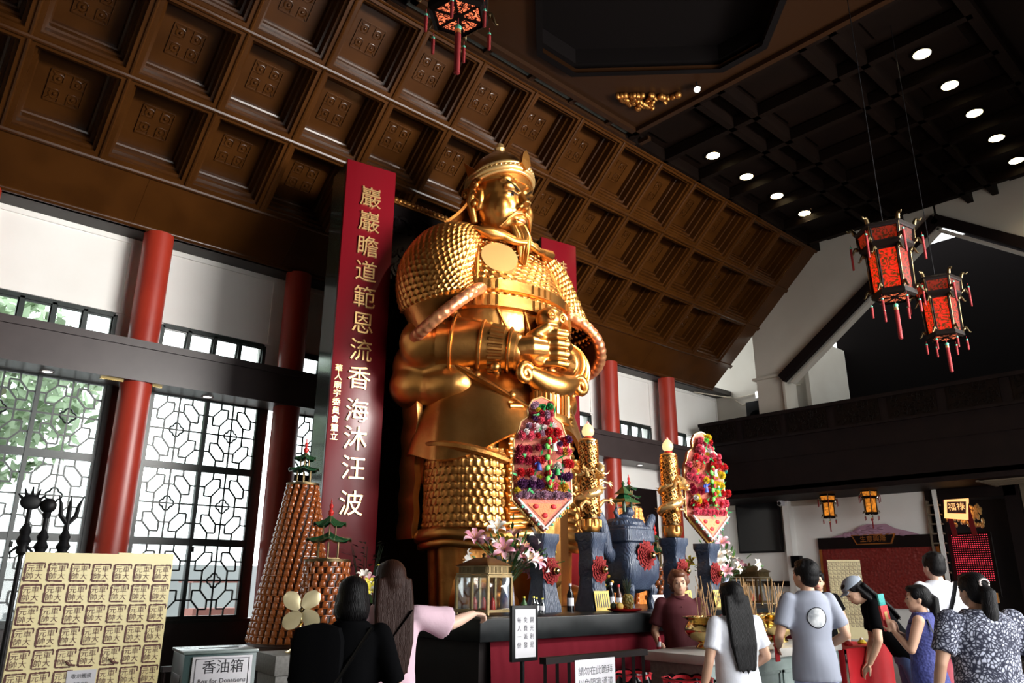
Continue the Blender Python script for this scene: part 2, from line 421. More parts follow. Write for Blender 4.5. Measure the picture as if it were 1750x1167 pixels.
    rings = [[(cx+x*s, MID_Y+y*s, FLAT_Z+z) for x, y in O] for s, z in ((1.0, -.06), (1.06, -.06), (1.06, .12), (1.0, .12), (1.0, 1.2), (.55, 1.9))]
    m.loft(rings, False); m.add(rings[-1], [tuple(range(8))]); struct(m, 'trim_5', 'unlit_black')
    # slope on the entrance side, plain, and the entrance wall itself
    m = MB(); m.add([(X0, fy0, FLAT_Z+.2), (END_X+1, fy0, FLAT_Z+.2), (END_X+1, ENT_Y, SOF_Z-.5), (X0, ENT_Y, SOF_Z-.5)], [(0, 1, 2, 3)])
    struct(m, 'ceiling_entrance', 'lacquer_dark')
    m = MB(); m.span(X0-2, 2.5, ENT_Y-.2, ENT_Y, 0, 3.7); m.span(X0-2, 6.2, ENT_Y-.2, ENT_Y, 3.7, 6.4); m.span(13.4, 20, ENT_Y-.2, ENT_Y, 0, 6.4); m.span(6.2, 13.4, ENT_Y-.2, ENT_Y, 3.7, 4.3); m.span(6.2, 13.4, ENT_Y-.2, ENT_Y, 5.7, 6.4); m.span(12.7, 13.4, ENT_Y-.2, ENT_Y, 0, 3.7)
    struct(m, 'wall_entrance', 'brown_wall')
    m = MB(); m.span(X0-.2, X0, ENT_Y, WALL_Y+.2, 0, 9.6); struct(m, 'wall_west', 'cream_wall')
    # ---- window wall
    m = MB(); m.span(X0, 18.3, WALL_Y, WALL_Y+.2, 5.14, SOF_Z)
    cols = [X0]+COLX+[18.3]
    for i in range(len(cols)-1):
        a, b = cols[i], cols[i+1]
        m.span(a+.2, b-.2, WALL_Y-.03, WALL_Y, 5.62-.45, 5.62-.42)
        for x0, x1 in ((a, a+.33), (b-.33, b)): m.span(x0, x1, WALL_Y, WALL_Y+.2, 4.5, 5.14)
        m.span(a+.24, b-.24, WALL_Y-.025, WALL_Y, SOF_Z-.09, SOF_Z-.05)
        m.span(a+.24, a+.27, WALL_Y-.025, WALL_Y, 5.2, SOF_Z-.09); m.span(b-.27, b-.24, WALL_Y-.025, WALL_Y, 5.2, SOF_Z-.09)
    m.span(13.3, 18.3, WALL_Y, WALL_Y+.2, 0, 4.2); m.span(15.5, 18.3, WALL_Y, WALL_Y+.2, 4.2, 4.5)
    struct(m, 'wall_window_side', 'white_wall')
    m = MB(); m.span(X0, 16.6, 10.90, WALL_Y, 4.10, 4.62); m.span(X0, 16.6, 10.86, 10.95, 4.56, 4.66)
    struct(m, 'trim_6', 'beam')
    m = MB(); m.span(X0, 13.3, WALL_Y-.03, WALL_Y+.2, 0, .93); struct(m, 'wall_sill', 'beam')
    m = MB(); m.span(X0, 13.3, WALL_Y-.09, WALL_Y+.2, .93, .97); struct(m, 'trim_7', 'frame_metal')
    for i, x in enumerate(COLX):
        m = MB(); m.lathe([(.205, 0), (.205, 4.1)], 32, (x, 11.13, 0)); m.lathe([(.205, 4.62), (.205, SOF_Z)], 32, (x, 11.13, 0))
        struct(m, 'column', 'red_paint', cat='column', label=[
            'red round column beyond the left end of the window wall', 'red round column cut off by the left edge of the photo',
            'red round column in full daylight between the two big left windows', 'dark red round column behind the tall lamp tower',
            'red column hidden behind the statue', 'red round column beside the right couplet board', 'second red column from the end of the window wall, left of the dark door',
            'last red column of the window wall, next to the dark balcony'][i])
    # ---- windows
    def sash(w, h):
        m = MB(); t = .022
        for a, b in (((0, 0), (w, 0)), ((0, h), (w, h)), ((0, 0), (0, h)), ((w, 0), (w, h))):
            m.bar((a[0], 0, a[1]), (b[0], 0, b[1]), .05, .055, (0, 1, 0))
        def L(*p):
            for a, b in zip(p, p[1:]): m.bar((a[0]*w, 0, a[1]*h), (b[0]*w, 0, b[1]*h), .022, .02, (0, 1, 0))
        L((.5, 0), (.5, 1)); L((0, .5), (1, .5))
        for fx in (0, 1):
            for fz in (0, 1):
                p = [(x if fx == 0 else 1-x, z if fz == 0 else 1-z) for x, z in ((.27, .11), (.41, .11), (.41, .235), (.27, .365), (.13, .365), (.13, .235), (.27, .11))]
                L(*p); g = lambda x, z: (x if fx == 0 else 1-x, z if fz == 0 else 1-z)
                L(g(.27, 0), g(.27, .11)); L(g(0, .235), g(.13, .235))
                if fx == 0: L(g(.41, .235), (.59, g(0, .235)[1]))
                if fz == 0: L(g(.27, .365), (g(.27, 0)[0], .635))
        pts = []
        for k in range(4):
            a = k*90
            pts += [(w/2+q[0], 0, h/2+q[1]) for q in arc(.050*math.cos(rad(a)), .050*math.sin(rad(a)), .050, a-88, a+88, 6)]
        m.tube(pts, .013, 4, closed=True)
        return m
    ww, hh = .80, 1.0
    proto = sash(ww, hh).build('sash', 'frame_metal'); pane = MB().box(ww/2, .012, hh/2, ww, .006, hh).build('pane', 'pane')
    clero = MB()
    for a, b in (((0, 0), (.42, 0)), ((0, -.42), (.42, -.42)), ((0, 0), (0, -.42)), ((.42, 0), (.42, -.42))):
        clero.bar((a[0], 0, a[1]), (b[0], 0, b[1]), .035, .035, (0, 1, 0))
    clero = clero.build('hopper_sash', 'frame_metal'); cpane = MB().box(.21, 0, -.21, .42, .005, .42).build('pane', 'pane')
    n = 0
    bays = [(-.285, ww), (1.93, ww), (4.165, ww), (6.30, .72), (9.82, ww), (12.02, ww)]
    for cxw, w in bays:
        n += 1
        t = thing('window_%d' % n, None, None, (cxw, WALL_Y-.02, 0), kind='structure')
        m = MB(); z0 = .97
        for x in (-w-.05, 0, w+.05): m.box(x, 0, z0+1.58, .07 if x else .05, .10, 3.16)
        for z in (z0, z0+1.053, z0+2.106, z0+3.16): m.box(0, 0, z, 2*w+.12, .08, .05)
        for x in (-w-.12, w+.12): m.box(x, .04, z0+1.6, .12, .06, 3.3)
        m.build('frame', 'frame_metal', t)
        for i in range(2):
            for j in range(3):
                M = TR(-w*1.005+i*w*1.01, -.01, z0+.026+j*1.053)@Matrix.Diagonal((w/ww, 1, 1, 1))
                link_copy(proto, t, M); link_copy(pane, t, M)
        MB().box(.03, -.05, z0+.95, .03, .04, .07).build('latch', 'black', t)
        portal(cxw, WALL_Y+.08, 2.55, 2*w, 3.1, -1)
    cx_bays = [(-1.4, .83), (.83, 3.03), (3.03, 5.28), (5.28, 7.4), (8.72, 10.92), (10.92, 13.12), (13.12, 15.32), (15.32, 16.5)]
    for a, b in cx_bays:
        n += 1; k = 4 if b-a > 2.0 else 2; w0 = a+.33; w1 = b-.33 if k == 4 else b-.05; pw = (w1-w0)/k
        t = thing('window_%d' % n, None, None, (w0, WALL_Y-.02, 5.12), kind='structure')
        m = MB(); m.box((w1-w0)/2, 0, 0, w1-w0, .09, .06); m.box((w1-w0)/2, 0, -.60, w1-w0, .09, .05)
        for i in range(k+1): m.box(i*pw, 0, -.3, .055, .09, .6)
        m.build('frame', 'frame_metal', t)
        tilt = 0 if a < 1 else .16
        for i in range(k):
            M = TR(i*pw+.03, .0, -.03)@RX(tilt)@Matrix.Diagonal(((pw-.06)/.42, 1, 1.27, 1))
            link_copy(clero, t, M); link_copy(cpane, t, M)
        portal((w0+w1)/2, WALL_Y+.12, 4.8, w1-w0, .55, -1)
    for o in (proto, pane, clero, cpane): bpy.data.objects.remove(o)
    # downlights and one brass strip under the beam
    for i, (x, lb) in enumerate([(1.95, 'small round downlight under the beam above the leftmost lattice window'), (4.05, 'small round downlight under the beam above the second lattice window'),
                 (12.2, 'small downlight under the beam right of the first dragon candle'), (14.2, 'small downlight under the beam above the dark door')]):
        t = thing('downlight', lb, 'light', (x, 11.2, 4.10), group='downlights under the window beam')
        MB().lathe([(.085, -.012), (.085, 0), (.06, 0), (.06, -.012)], 20, caps=False).build('ring', 'paper_white', t)
        MB().lathe([(.06, -.006), (.06, -.002)], 16).build('bulb', 'light_soft', t)
    tagp(MB().span(2.55, 3.35, 11.05, 11.10, 4.085, 4.105).build('brass_strip', 'brass'), 'short brass strip under the beam at the head of the sunlit red column', 'strip')
    # door in the last bay
    t = thing('door_1', None, None, (14.35, WALL_Y-.03, 0), kind='structure')
    MB().box(0, 0, 1.85, 1.72, .06, 3.9).build('door_frame', 'white_wall', t); MB().box(0, -.04, 1.8, 1.40, .05, 3.6).build('door_leaf', 'wood_black', t)
    MB().lathe([(.001, 0), (.08, 0), (.06, .03), (.001, .035)], 20, T=TR(.05, -.07, 2.9)@RX(rad(90))).build('emblem', 'gold_dull', t)
    # ---- east end: gable frame, wall behind it, dark gallery
    def px(poly, x0, x1, name, m): # polygon in (y, z) extruded along x
        mb = MB(); mb.prism(poly, x1-x0, Matrix(((0, 0, 1, x0), (1, 0, 0, 0), (0, 1, 0, 0), (0, 0, 0, 1)))); return struct(mb, name, m)
    eave = lambda y: SOF_Z+.02+(EAVE_Y-y)*math.tan(SL)
    Lh = [(9.72, 5.2), (8.95, 5.2), (8.95, 6.36), (4.98, 9.22), (4.98, 9.75), (7.6, 9.75), (9.72, eave(9.72)+.35)]
    px(Lh, 17.2, 17.75, 'wall_gable', 'gable_white_dimmed')
    px([(10-y, z) for y, z in Lh][::-1], 17.2, 17.75, 'wall_gable', 'gable_white_dimmed')
    px([(11.7, 3.3), (8.7, 3.3), (8.7, 9.6), (11.7, 9.6)], 18.1, 18.25, 'wall_gallery', 'gable_white_dimmed')
    px([(8.8, 3.3), (-1.8, 3.3), (-1.8, 9.8), (8.8, 9.8)], 20.0, 20.15, 'wall_gallery', 'unlit_black')
    px([(8.72, 3.3), (8.62, 3.3), (8.62, 7.5), (8.72, 7.5)], 17.8, 20.0, 'wall_gallery', 'gable_white_dimmed')
    m = MB(); m.bar((17.12, 8.98, 6.27), (17.12, 4.98, 9.15), .16, .22); m.bar((17.12, 1.02, 6.27), (17.12, 5.02, 9.15), .16, .22); struct(m, 'trim_8', 'wood_black')
    m = MB(); m.bar((17.3, 8.80, 6.16), (17.3, 4.98, 8.95), .2, .05); m.bar((17.3, 1.2, 6.16), (17.3, 5.02, 8.95), .2, .05); struct(m, 'trim_9', 'gable_white_dimmed')
    m = MB(); m.span(17.1, 17.8, 8.9, 9.78, 6.36, 6.42); m.span(17.12, 17.18, 8.93, 8.99, 5.2, 6.36); struct(m, 'trim_10', 'gable_white_dimmed')
    m = MB(); m.tube([(16.9, 11.4, 6.33), (17.5, 11.1, 6.28), (18.05, 10.9, 6.26), (18.08, 9.0, 6.3)], .015, 6); m.tube([(18.08, 10.9, 6.2), (18.08, 10.7, 6.05), (18.08, 10.2, 6.05)], .015, 6)
    tagp(m.build('conduit', 'cream_wall'), 'thin pale conduit running along the end wall below the eave', 'pipe')
    m = MB(); m.span(-5, 18.5, -2, 12, 9.72, 9.8); struct(m, 'ceiling_attic', 'unlit_black')
    # balcony
    t = thing('balcony', None, None, (16.5, 0, 0), kind='structure')
    m = MB(); m.span(0, .25, ENT_Y, 11.05, 3.42, 5.30); m.span(-.06, .3, ENT_Y, 11.05, 5.26, 5.34); m.span(-.05, .1, ENT_Y, 11.05, 4.72, 4.78); m.span(-.04, .1, ENT_Y, 11.05, 3.40, 3.50)
    m.span(0, 3.6, ENT_Y, 11.4, 3.42, 3.6); m.span(-.02, .1, ENT_Y, 11.05, 4.25, 4.28)
    m.build('fascia', 'wood_black', t)
    rnd = random.Random(4)
    lat = MB()
    lat.box(0, 0, 0, .03, .94, .5)
    for i in range(60):
        y, z = rnd.uniform(-.42, .42), rnd.uniform(-.2, .2); a = rnd.uniform(0, 6)
        lat.tube([(-.02, y+q[0], z+q[1]) for q in arc(0, 0, rnd.uniform(.03, .06), a*60, a*60+250, 6)], .010, 4)
    lat = lat.build('lattice_panel', 'lacquer_dark', t)
    for k, y in enumerate([10.45, 9.3, 8.15, 7.0, 5.85, 4.7, 3.55, 2.4]):
        if k == 0: lat.matrix_local = TR(-.02, y, 5.02)
        else: link_copy(lat, t, TR(-.02, y, 5.02))
    # room below the balcony
    px([(11.7, 0), (6.22, 0), (6.22, 3.5), (11.7, 3.5)], 18.2, 18.35, 'wall_east', 'white_wall')
    px([(9.78, 0), (9.62, 0), (9.62, 3.5), (9.78, 3.5)], 17.95, 18.2, 'wall_east_pier', 'white_wall')
    px([(4.66, 0), (-1.8, 0), (-1.8, 3.5), (4.66, 3.5)], 18.2, 18.35, 'wall_east_right', 'brown_wall')
    px([(4.66, 0), (-1.8, 0), (-1.8, 1.35), (4.66, 1.35)], 18.1, 18.2, 'trim_11', 'wood_black')
    px([(6.5, 0), (4.5, 0), (4.5, 3.5), (6.5, 3.5)], 19.3, 19.4, 'wall_niche', 'wood_black')
    px([(11.5, 1.40), (9.8, 1.40), (9.8, 1.52), (11.5, 1.52)], 18.1, 18.2, 'trim_12', 'lacquer_dark')
build_shell()
# ================================================================== the statue
STAT = (6.80, 7.72, 0)
def S(a, b, z): return Vector((a, -b, z))       # a to its left, b to its front
def scales(u, v, n, m):
    x, y = u*n, v*m; top = math.ceil(y)+1
    for k in (top, top-1):
        c = x-.5*(k % 2); dx = c-math.floor(c)-.5; d = math.hypot(dx*1.6, k-y)
        if d < 1.12: return .25+.75*(d/1.12)**1.5
    return 0
def build_statue():
    t = thing('temple_statue', 'colossal gilded armoured warrior statue with both hands on its sword hilt', 'statue', STAT)
    def sweep(rings, nu, nv, n=0, m=0, amp=0., v0=0., v1=1., extra=None):
        """closed loft through (C, U, V) ellipses with a scale relief; returns an MB"""
        k = len(rings)-1
        def cr(i, f, j):
            p = [rings[max(0, min(k, i+d))][j] for d in (-1, 0, 1, 2)]
            return .5*(2*p[1]+(p[2]-p[0])*f+(2*p[0]-5*p[1]+4*p[2]-p[3])*f*f+(3*p[1]-p[0]-3*p[2]+p[3])*f**3)
        def fn(u, v):
            x = v*k; i = min(int(x), k-1); f = x-i
            c, U, V = (cr(i, f, j) for j in range(3))
            a = 2*PI*u; d = U*math.cos(a)+V*math.sin(a); h = 0
            if amp and v0 < v < v1: h = amp*scales(u, (v-v0)/(v1-v0), n, m)
            if extra: h += extra(u, v)
            return c+d*(1+h/max(d.length, .05))
        return MB().grid(fn, nu, nv, wrap=True)
    el = lambda c, ra, rb: (S(*c), Vector((ra, 0, 0)), Vector((0, -rb, 0)))
    # ---- body: torso, thighs, arms, neck as one skin
    m = MB(); sp = lambda c, a, b, z: m.ball(S(*c), a, b, z, 24, 16)
    tor = [(2.0, 0, .0, 1.02, .62), (2.6, 0, 0, 1.0, .60), (3.4, 0, 0, .98, .58), (4.1, 0, .0, .95, .58), (4.5, 0, .08, .92, .62), (4.9, 0, .12, .95, .64), (5.3, 0, .05, 1.02, .60), (5.7, 0, -.05, 1.05, .52), (6.0, 0, -.12, .95, .44), (6.25, 0, -.15, .62, .36), (6.45, 0, -.12, .36, .32), (6.7, 0, -.08, .3, .3)]
    m.loft([[S(x+ra*math.cos(2*PI*k/40), b+rb*math.sin(2*PI*k/40), z) for k in range(40)] for z, x, b, ra, rb in tor])
    for s in (-1, 1):
        sp((s*.80, -.15, 5.92), .32, .32, .28)
        m.tube([S(s*.80, -.15, 5.9), S(s*1.05, -.15, 5.2), S(s*1.18, -.04, 4.48)], [.26, .28, .36], 20)
        m.tube([S(s*1.22, -.06, 4.48), S(s*.85, .38, 4.42), S(s*.38, .82, 4.33)], [.38, .32, .22], 20)
        sp((s*1.22, -.08, 4.46), .38, .38, .38)
        sp((s*1.12, -.40, 3.98), .36, .46, .34); sp((s*1.14, -.38, 4.25), .32, .42, .36); sp((s*.92, -.1, 3.92), .42, .55, .34); sp((s*1.0, -.1, 4.2), .36, .45, .3)
        m.tube([S(s*.6, .05, 3.4), S(s*.68, .12, 2.0)], [.52, .5], 20)
        m.tube([S(s*.62, .1, 2.1), S(s*.64, .12, 1.2)], [.34, .36], 18); sp((s*.66, .42, 1.24), .36, .55, .24)
    m.build('body', 'gold', t, 180, remesh=.035, smooth=3)
    # ---- head
    m = MB(); hb = lambda c, a, b, z: m.ball(S(*c), a, b, z, 20, 14)
    hb((0, -.05, 6.98), .44, .47, .52); hb((0, .06, 6.74), .425, .36, .46); hb((0, .10, 6.58), .36, .29, .34); hb((0, .24, 6.42), .19, .14, .13); hb((0, .0, 6.75), .42, .36, .4)
    for s in (-1, 1):
        hb((s*.20, .21, 6.68), .17, .17, .22); hb((s*.14, .355, 6.98), .15, .07, .06); hb((s*.16, .31, 7.10), .16, .1, .09)
        hb((s*.055, .43, 6.67), .05, .06, .045); m.tube([S(s*.05, .42, 6.93), S(s*.15, .40, 7.02), S(s*.29, .29, 7.1)], [.045, .05, .03], 8)
        hb((s*.45, -.05, 6.85), .05, .11, .2); hb((s*.165, .315, 6.865), .1, .06, .05)
    m.tube([S(0, .36, 6.98), S(0, .44, 6.82), S(0, .515, 6.69)], [.045, .055, .07], 10)
    hb((0, .35, 6.53), .15, .07, .05); hb((0, .36, 6.46), .12, .07, .035); hb((0, .34, 6.38), .12, .1, .07)
    m.tube([S(0, -.1, 6.25), S(0, -.06, 6.7)], [.36, .32], 20)
    head = m.build('head', 'gold', t, 180, remesh=.016, smooth=6)
    for s in (-1, 1):
        MB().ball(S(s*.165, .352, 6.862), .082, .03, .034, 14, 8, ).build('eye', 'gold_leaf', head)
        MB().ball(S(s*.145, .378, 6.858), .034, .014, .034, 12, 8).build('pupil', 'black_gloss', head)
        MB().tube([S(s*.06, .455, 6.905), S(s*.15, .435, 6.975), S(s*.25, .365, 7.07), S(s*.31, .29, 7.14)], [.012, .02, .018, .008], 6).build('eyebrow', 'gold_dark', head)
        MB().tube([S(s*.07, .42, 6.865), S(s*.16, .392, 6.905), S(s*.27, .30, 6.925)], [.008, .013, .006], 6).build('eyelid', 'gold_dark', head)
    m = MB()
    for s in (-1, 1):
        for q in range(2):
            o = q*.02
            m.tube([S(s*.03, .46-o*.3, 6.585-o), S(s*.13, .45-o, 6.56-o), S(s*.22, .37-o*.5, 6.47-o), S(s*.28+s*o, .27, 6.34)], [.014, .024, .02, .006], 8)
    m.build('moustache', 'gold', t, 60)
    m = MB(); rnd = random.Random(3)
    for q in range(46):
        a = rnd.uniform(-1, 1); r = rnd.uniform(0, 1); x = a*.14; bb = .36+.10*(1-abs(a))*r
        m.tube([S(x, bb, 6.36), S(x*.95-.01, bb+.10, 6.16), S(x*.7-.03, bb+.13, 6.0), S(x*.2-.05, bb+.10, 5.80-.08*(1-abs(a)))], [.042, .044, .034, .008], 6)
    m.build('beard', 'gold', t, 60)
    MB().ball(S(0, .415, 6.475), .085, .035, .03, 12, 8).build('lips', 'gold_red', t)
    # ---- helmet
    m = MB()
    m.loft([[S(ra*math.cos(2*PI*k/36), -.08+rb*math.sin(2*PI*k/36), z) for k in range(36)] for z, ra, rb in ((7.10, .48, .50), (7.28, .47, .50), (7.45, .42, .45), (7.6, .33, .36), (7.72, .2, .22), (7.80, .10, .1))])
    hel = m.build('helmet', 'gold_dull', t, 50)
    m = MB()
    for off, r, zz in ((0, .045, 0), (.03, .03, .075), (.0, .028, -.06)):
        m.tube([S((.485+off*.2)*math.cos(a), -.08+(.52+off*.1)*math.sin(a), 7.18+zz+.13*max(0, math.sin(a))) for a in [2*PI*k/40 for k in range(40)]], r, 8, closed=True)
    for k in range(30):
        a = rad(-20+220*k/29); m.ball(S(.50*math.cos(a), -.08+.545*math.sin(a), 7.215+.13*max(0, math.sin(a))), .022, nu=8, nv=6)
    m.build('helmet_band', 'gold_leaf', hel, 60)
    m = MB(); m.lathe([(.09, 7.76), (.05, 7.82), (.085, 7.87), (.06, 7.95), (.02, 7.97)], 12, tuple(S(0, -.08, 0))); m.build('finial', 'gold_leaf', hel)
    MB().prism([(-.09, 0), (0, -.1), (.09, 0), (.06, .16), (0, .24), (-.06, .16)], .06, frame((1, 0, 0), (0, 0, 1), S(0, .46, 7.36))).build('crest_plate', 'gold_dull', hel)
    for s in (-1, 1):
        m = MB(); m.prism([(0, 0), (.16, .04), (.34, .30), (.14, .20), (.02, .14)], .05, frame((0, 1, .25), (0, 0, 1), S(s*.50, -.08, 7.18)))
        for cz, cb, r in ((7.06, -.03, .085), (6.90, -.12, .08), (6.76, -.06, .06), (6.98, -.26, .08), (6.8, -.3, .07)):
            sp_ = [S(s*.50+s*.02*(k/14), cb+r*(1-k/17)*math.cos(k*.62), cz+r*(1-k/17)*math.sin(k*.62)) for k in range(15)]
            m.tube(sp_, .034, 6)
        m.tube([S(s*.47, -.1, 7.1), S(s*.5, -.16, 6.8), S(s*.42, -.14, 6.5)], [.07, .08, .05], 8)
        m.build('ear_ornament', 'gold', hel, 60)
    # cloth guard falling behind the neck, and the collar
    m = MB().grid(lambda u, v: S((.42+.22*v+.3*v*v)*math.cos(PI+PI*u)*1.02, -.15+(.40+.12*v)*math.sin(PI+PI*u)+.02*math.sin(u*40)*v, 7.05-.72*v), 50, 14)
    m.build('neck_guard', 'gold_dull', t, 60, solid=.04)
    m = MB()
    for rr, zz, r in ((.54, 6.30, .07), (.68, 6.22, .05)):
        m.tube([S((rr+.0)*math.cos(a), -.06+rr*.78*math.sin(a)+.08*max(0, math.sin(a)), zz-.17*max(0, math.sin(a))+.02*math.sin(9*a)) for a in [2*PI*k/60 for k in range(60)]], r, 10, closed=True)
    m.tube([S(.35, .42, 6.1), S(.62, .36, 6.12), S(.78, .22, 6.2)], [.05, .09, .02], 8); m.tube([S(-.3, .46, 6.1), S(-.55, .40, 6.1), S(-.75, .25, 6.18)], [.05, .09, .02], 8)
    m.build('collar', 'gold', t, 60)
    # ---- chest armour with scale relief and mirror disc
    R = [el((0, .115, 5.02), 1.0, .655), el((0, .05, 5.3), 1.06, .63), el((0, -.05, 5.65), 1.08, .555), el((0, -.11, 5.95), .98, .485), el((0, -.13, 6.2), .68, .40)]
    sweep(R, 280, 120, 52, 16, .04).build('chest_armour', 'gold', t, 60)
    def front(a, z, k=0.):   # point on the armour's front
        for i in range(len(R)-1):
            z0, z1 = R[i][0].z, R[i+1][0].z
            if z0 <= z <= z1 or i == len(R)-2 or (i == 0 and z < z0):
                f = min(1, max(0, (z-z0)/(z1-z0))); ra = R[i][1].x*(1-f)+R[i+1][1].x*f; rb = -R[i][2].y*(1-f)-R[i+1][2].y*f
                cb = -(R[i][0].y*(1-f)+R[i+1][0].y*f)
                return S(a, cb+(rb+k)*math.sqrt(max(.02, 1-(a/ra)**2)), z)
    p = front(-.46, 5.72, .02); nrm = (S(-.38, .8, .30)).normalized()
    D = frame(nrm.cross((0, 0, 1)).cross(nrm).cross(nrm)*-1, nrm.cross((0, 0, 1)).cross(nrm), p)
    m = MB(D); m.lathe([(.26, -.06), (.27, .02), (.235, .05), (.22, .035), (.20, .05), (.12, .065), (.002, .07)], 40)
    m.tube([(q[0], q[1], .03) for q in arc(0, 0, .255, 0, 360, 40)[:-1]], .022, 8, closed=True)
    for k in range(9):
        a = rad(50+k*13); m.tube([(.25*math.cos(a), .25*math.sin(a), .03), (.36*math.cos(a), .34*math.sin(a), .01)], [.022, .006], 6)
    m.build('mirror_disc', 'gold_leaf', t, 50)
    for s in (-1, 1): MB().tube([front(s*.62, 6.12, .02), front(s*.70, 5.9, .04), front(s*.80, 5.55, .04), front(s*.86, 5.2, .05)], [.02, .032, .032, .03], 8).build('armour_edge', 'gold_dull', t)
    # ---- belt bands round the waist
    for z0, z1, g in ((5.16, 5.34, .055), (4.92, 5.12, .075)):
        m = MB(); prof = [(0, z0), (g, z0+.02), (g, z1-.02), (0, z1)]
        zm = (z0+z1)/2
        for q in (0,):
            rings = []
            for d, z in prof:
                rings.append([S((.985+d)*math.cos(2*PI*k/72), .10+(.645+d)*math.sin(2*PI*k/72), z) for k in range(72)])
            m.loft(rings, False)
        for k in range(24):
            if k % 8 in (0, 1, 2, 3):
                a = rad(30+k*6.2); m.bar(S((.99+g)*math.cos(a), .10+(.65+g)*math.sin(a), z0+.03), S((.99+g)*math.cos(a), .10+(.65+g)*math.sin(a), z1-.03), .022, .03)
        m.build('belt', 'gold', t, 40)
    m = MB()
    for a0, a1 in ((-.25, -.18), (.02, .0), (.3, .22), (-.62, -.5)):
        m.tube([S(a0, .10+.66*math.sqrt(1-(a0/.97)**2), 4.92), S(a1, .13+.67*math.sqrt(1-(a1/.97)**2), 4.6), S(a1*.9, .1+.64*math.sqrt(1-(a1/.97)**2), 4.3)], .02, 6)
    m.build('apron_seam', 'gold_dull', t)
    # ---- sleeves with scale relief and ruffled cuffs
    for s in (-1, 1):
        V = lambda x, b, z: Vector((s*x, -b, z))
        C = [V(.52, -.14, 6.22), V(.86, -.18, 5.92), V(1.06, -.18, 5.5), V(1.13, -.02, 5.12), V(1.10, .18, 4.84)]
        U = [V(.10, 0, .16), V(.28, -.02, .26), V(.42, -.06, .16), V(.44, -.15, -.10), V(.35, -.22, -.36)]
        Vv = [V(0, .30, 0), V(0, .50, 0), V(.02, .57, 0), V(.12, .54, -.02), V(.28, .44, -.08)]
        rings = list(zip(C, U, Vv))
        sweep(rings, 280, 150, 40, 19, .045, .10, .80).build('sleeve', 'gold', t, 60)
        m = MB(); n = 34
        for k in range(n*3):
            a = 2*PI*k/(n*3); d = U[4]*math.cos(a)+Vv[4]*math.sin(a); p = C[4]+d*1.03
            q = (k % 3)-1; m.ball(p+V(.02, .02, -.02)*q, .068+.026*math.sin(k*2.1), nu=8, nv=6)
        m.tube([C[4]+(U[4]*math.cos(2*PI*k/40)+Vv[4]*math.sin(2*PI*k/40))*1.0 for k in range(40)], .05, 8, closed=True)
        for k in range(16):
            a = rad(140+k*7.5) ; d = U[4]*math.cos(a)+Vv[4]*math.sin(a)
            m.tube([C[4]+d*.72+V(-.05, .02, 0), C[4]+d*.9+V(.0, .02, 0), C[4]+d*1.05], [.02, .045, .03], 6)
        m.build('cuff_ruffle', 'gold_red', t, 60, remesh=.022, smooth=2)
        m = MB()   # forearm guard
        ax = [V(1.12, .08, 4.46), V(.85, .38, 4.42), V(.60, .62, 4.37), V(.44, .78, 4.34)]
        m.tube(ax, [.385, .335, .285, .25], 32)
        for f, r in ((.18, .40), (.55, .35), (.92, .285)):
            p = ax[0].lerp(ax[3], f); d = (ax[3]-ax[0]).normalized(); u = d.orthogonal().normalized(); w = d.cross(u)
            m.tube([p+(u*math.cos(2*PI*k/28)+w*math.sin(2*PI*k/28))*r for k in range(28)], .022, 6, closed=True)
        for k in range(24):
            d = (ax[3]-ax[0]).normalized(); u = d.orthogonal().normalized(); w = d.cross(u); o = u*math.cos(2*PI*k/24)+w*math.sin(2*PI*k/24)
            m.tube([ax[0].lerp(ax[3], .66)+o*.31, ax[0].lerp(ax[3], .84)+o*.285], .026, 6)
        m.ball(V(.74, .72, 4.08), .07, .07, .07, 12, 8); m.ball(V(.60, .60, 4.05), .05, .05, .05, 12, 8)
        m.build('forearm_guard', 'gold', t, 50)
    # ---- hands closed on the hilt: palm, four separate fingers and a thumb each
    for s in (-1, 1):
        V = lambda x, b, z: Vector((s*x, -b, z))
        m = MB(); dz = .0 if s < 0 else -.06; db = .0 if s < 0 else -.24
        m.tube([V(.46, .76, 4.34+dz), V(.30, .90+db*.5, 4.36+dz), V(.12, .96+db, 4.37+dz)], [.215, .23, .19], 18, flat=.8)
        m.ball(V(.22, .92+db, 4.37+dz), .2, .17, .27, 16, 12)
        for k in range(4):
            z = 4.58-k*.135+dz; r = (.062, .070, .068, .058)[k]; e = (.02, .0, .01, .04)[k]
            m.tube([V(.16, 1.0+db, z), V(.04, 1.13+db, z+.005), V(-.08, 1.17+db, z), V(-.18+e, 1.12+db, z-.005), V(-.21+e, 1.02+db, z-.01)], [r*.9, r*1.02, r*1.1, r, r*.75], 12)
        m.tube([V(.26, .96+db, 4.55+dz), V(.14, 1.06+db, 4.66+dz), V(-.02, 1.08+db, 4.69+dz)], [.085, .075, .05], 12)
        h = m.build('hand', 'gold', t, 180, remesh=.014, smooth=1)
        for k in range(4):
            z = 4.58-k*.135+dz
            MB().tube([V(-.02, 1.233+db, z+.03), V(-.02, 1.235+db, z-.03)], [.004, .004], 5).build('knuckle_crease', 'gold_dull', h) if s < 0 else None
    # ---- sword
    sw = MB(); sw.rod(S(0, .95, 4.0), S(0, .95, 4.75), .10, .10, 16); sw.ball(S(0, .95, 4.82), .19, .17, .17, 20, 14)
    for s in (-1, 1):
        sw.tube([S(s*.10+.075*(1-k/20)*math.cos(k*.6)*s, 1.10, 4.82+.075*(1-k/20)*math.sin(k*.6)) for k in range(17)], .022, 6)
    hilt = sw.build('sword_hilt', 'gold', t, 50)
    m = MB()
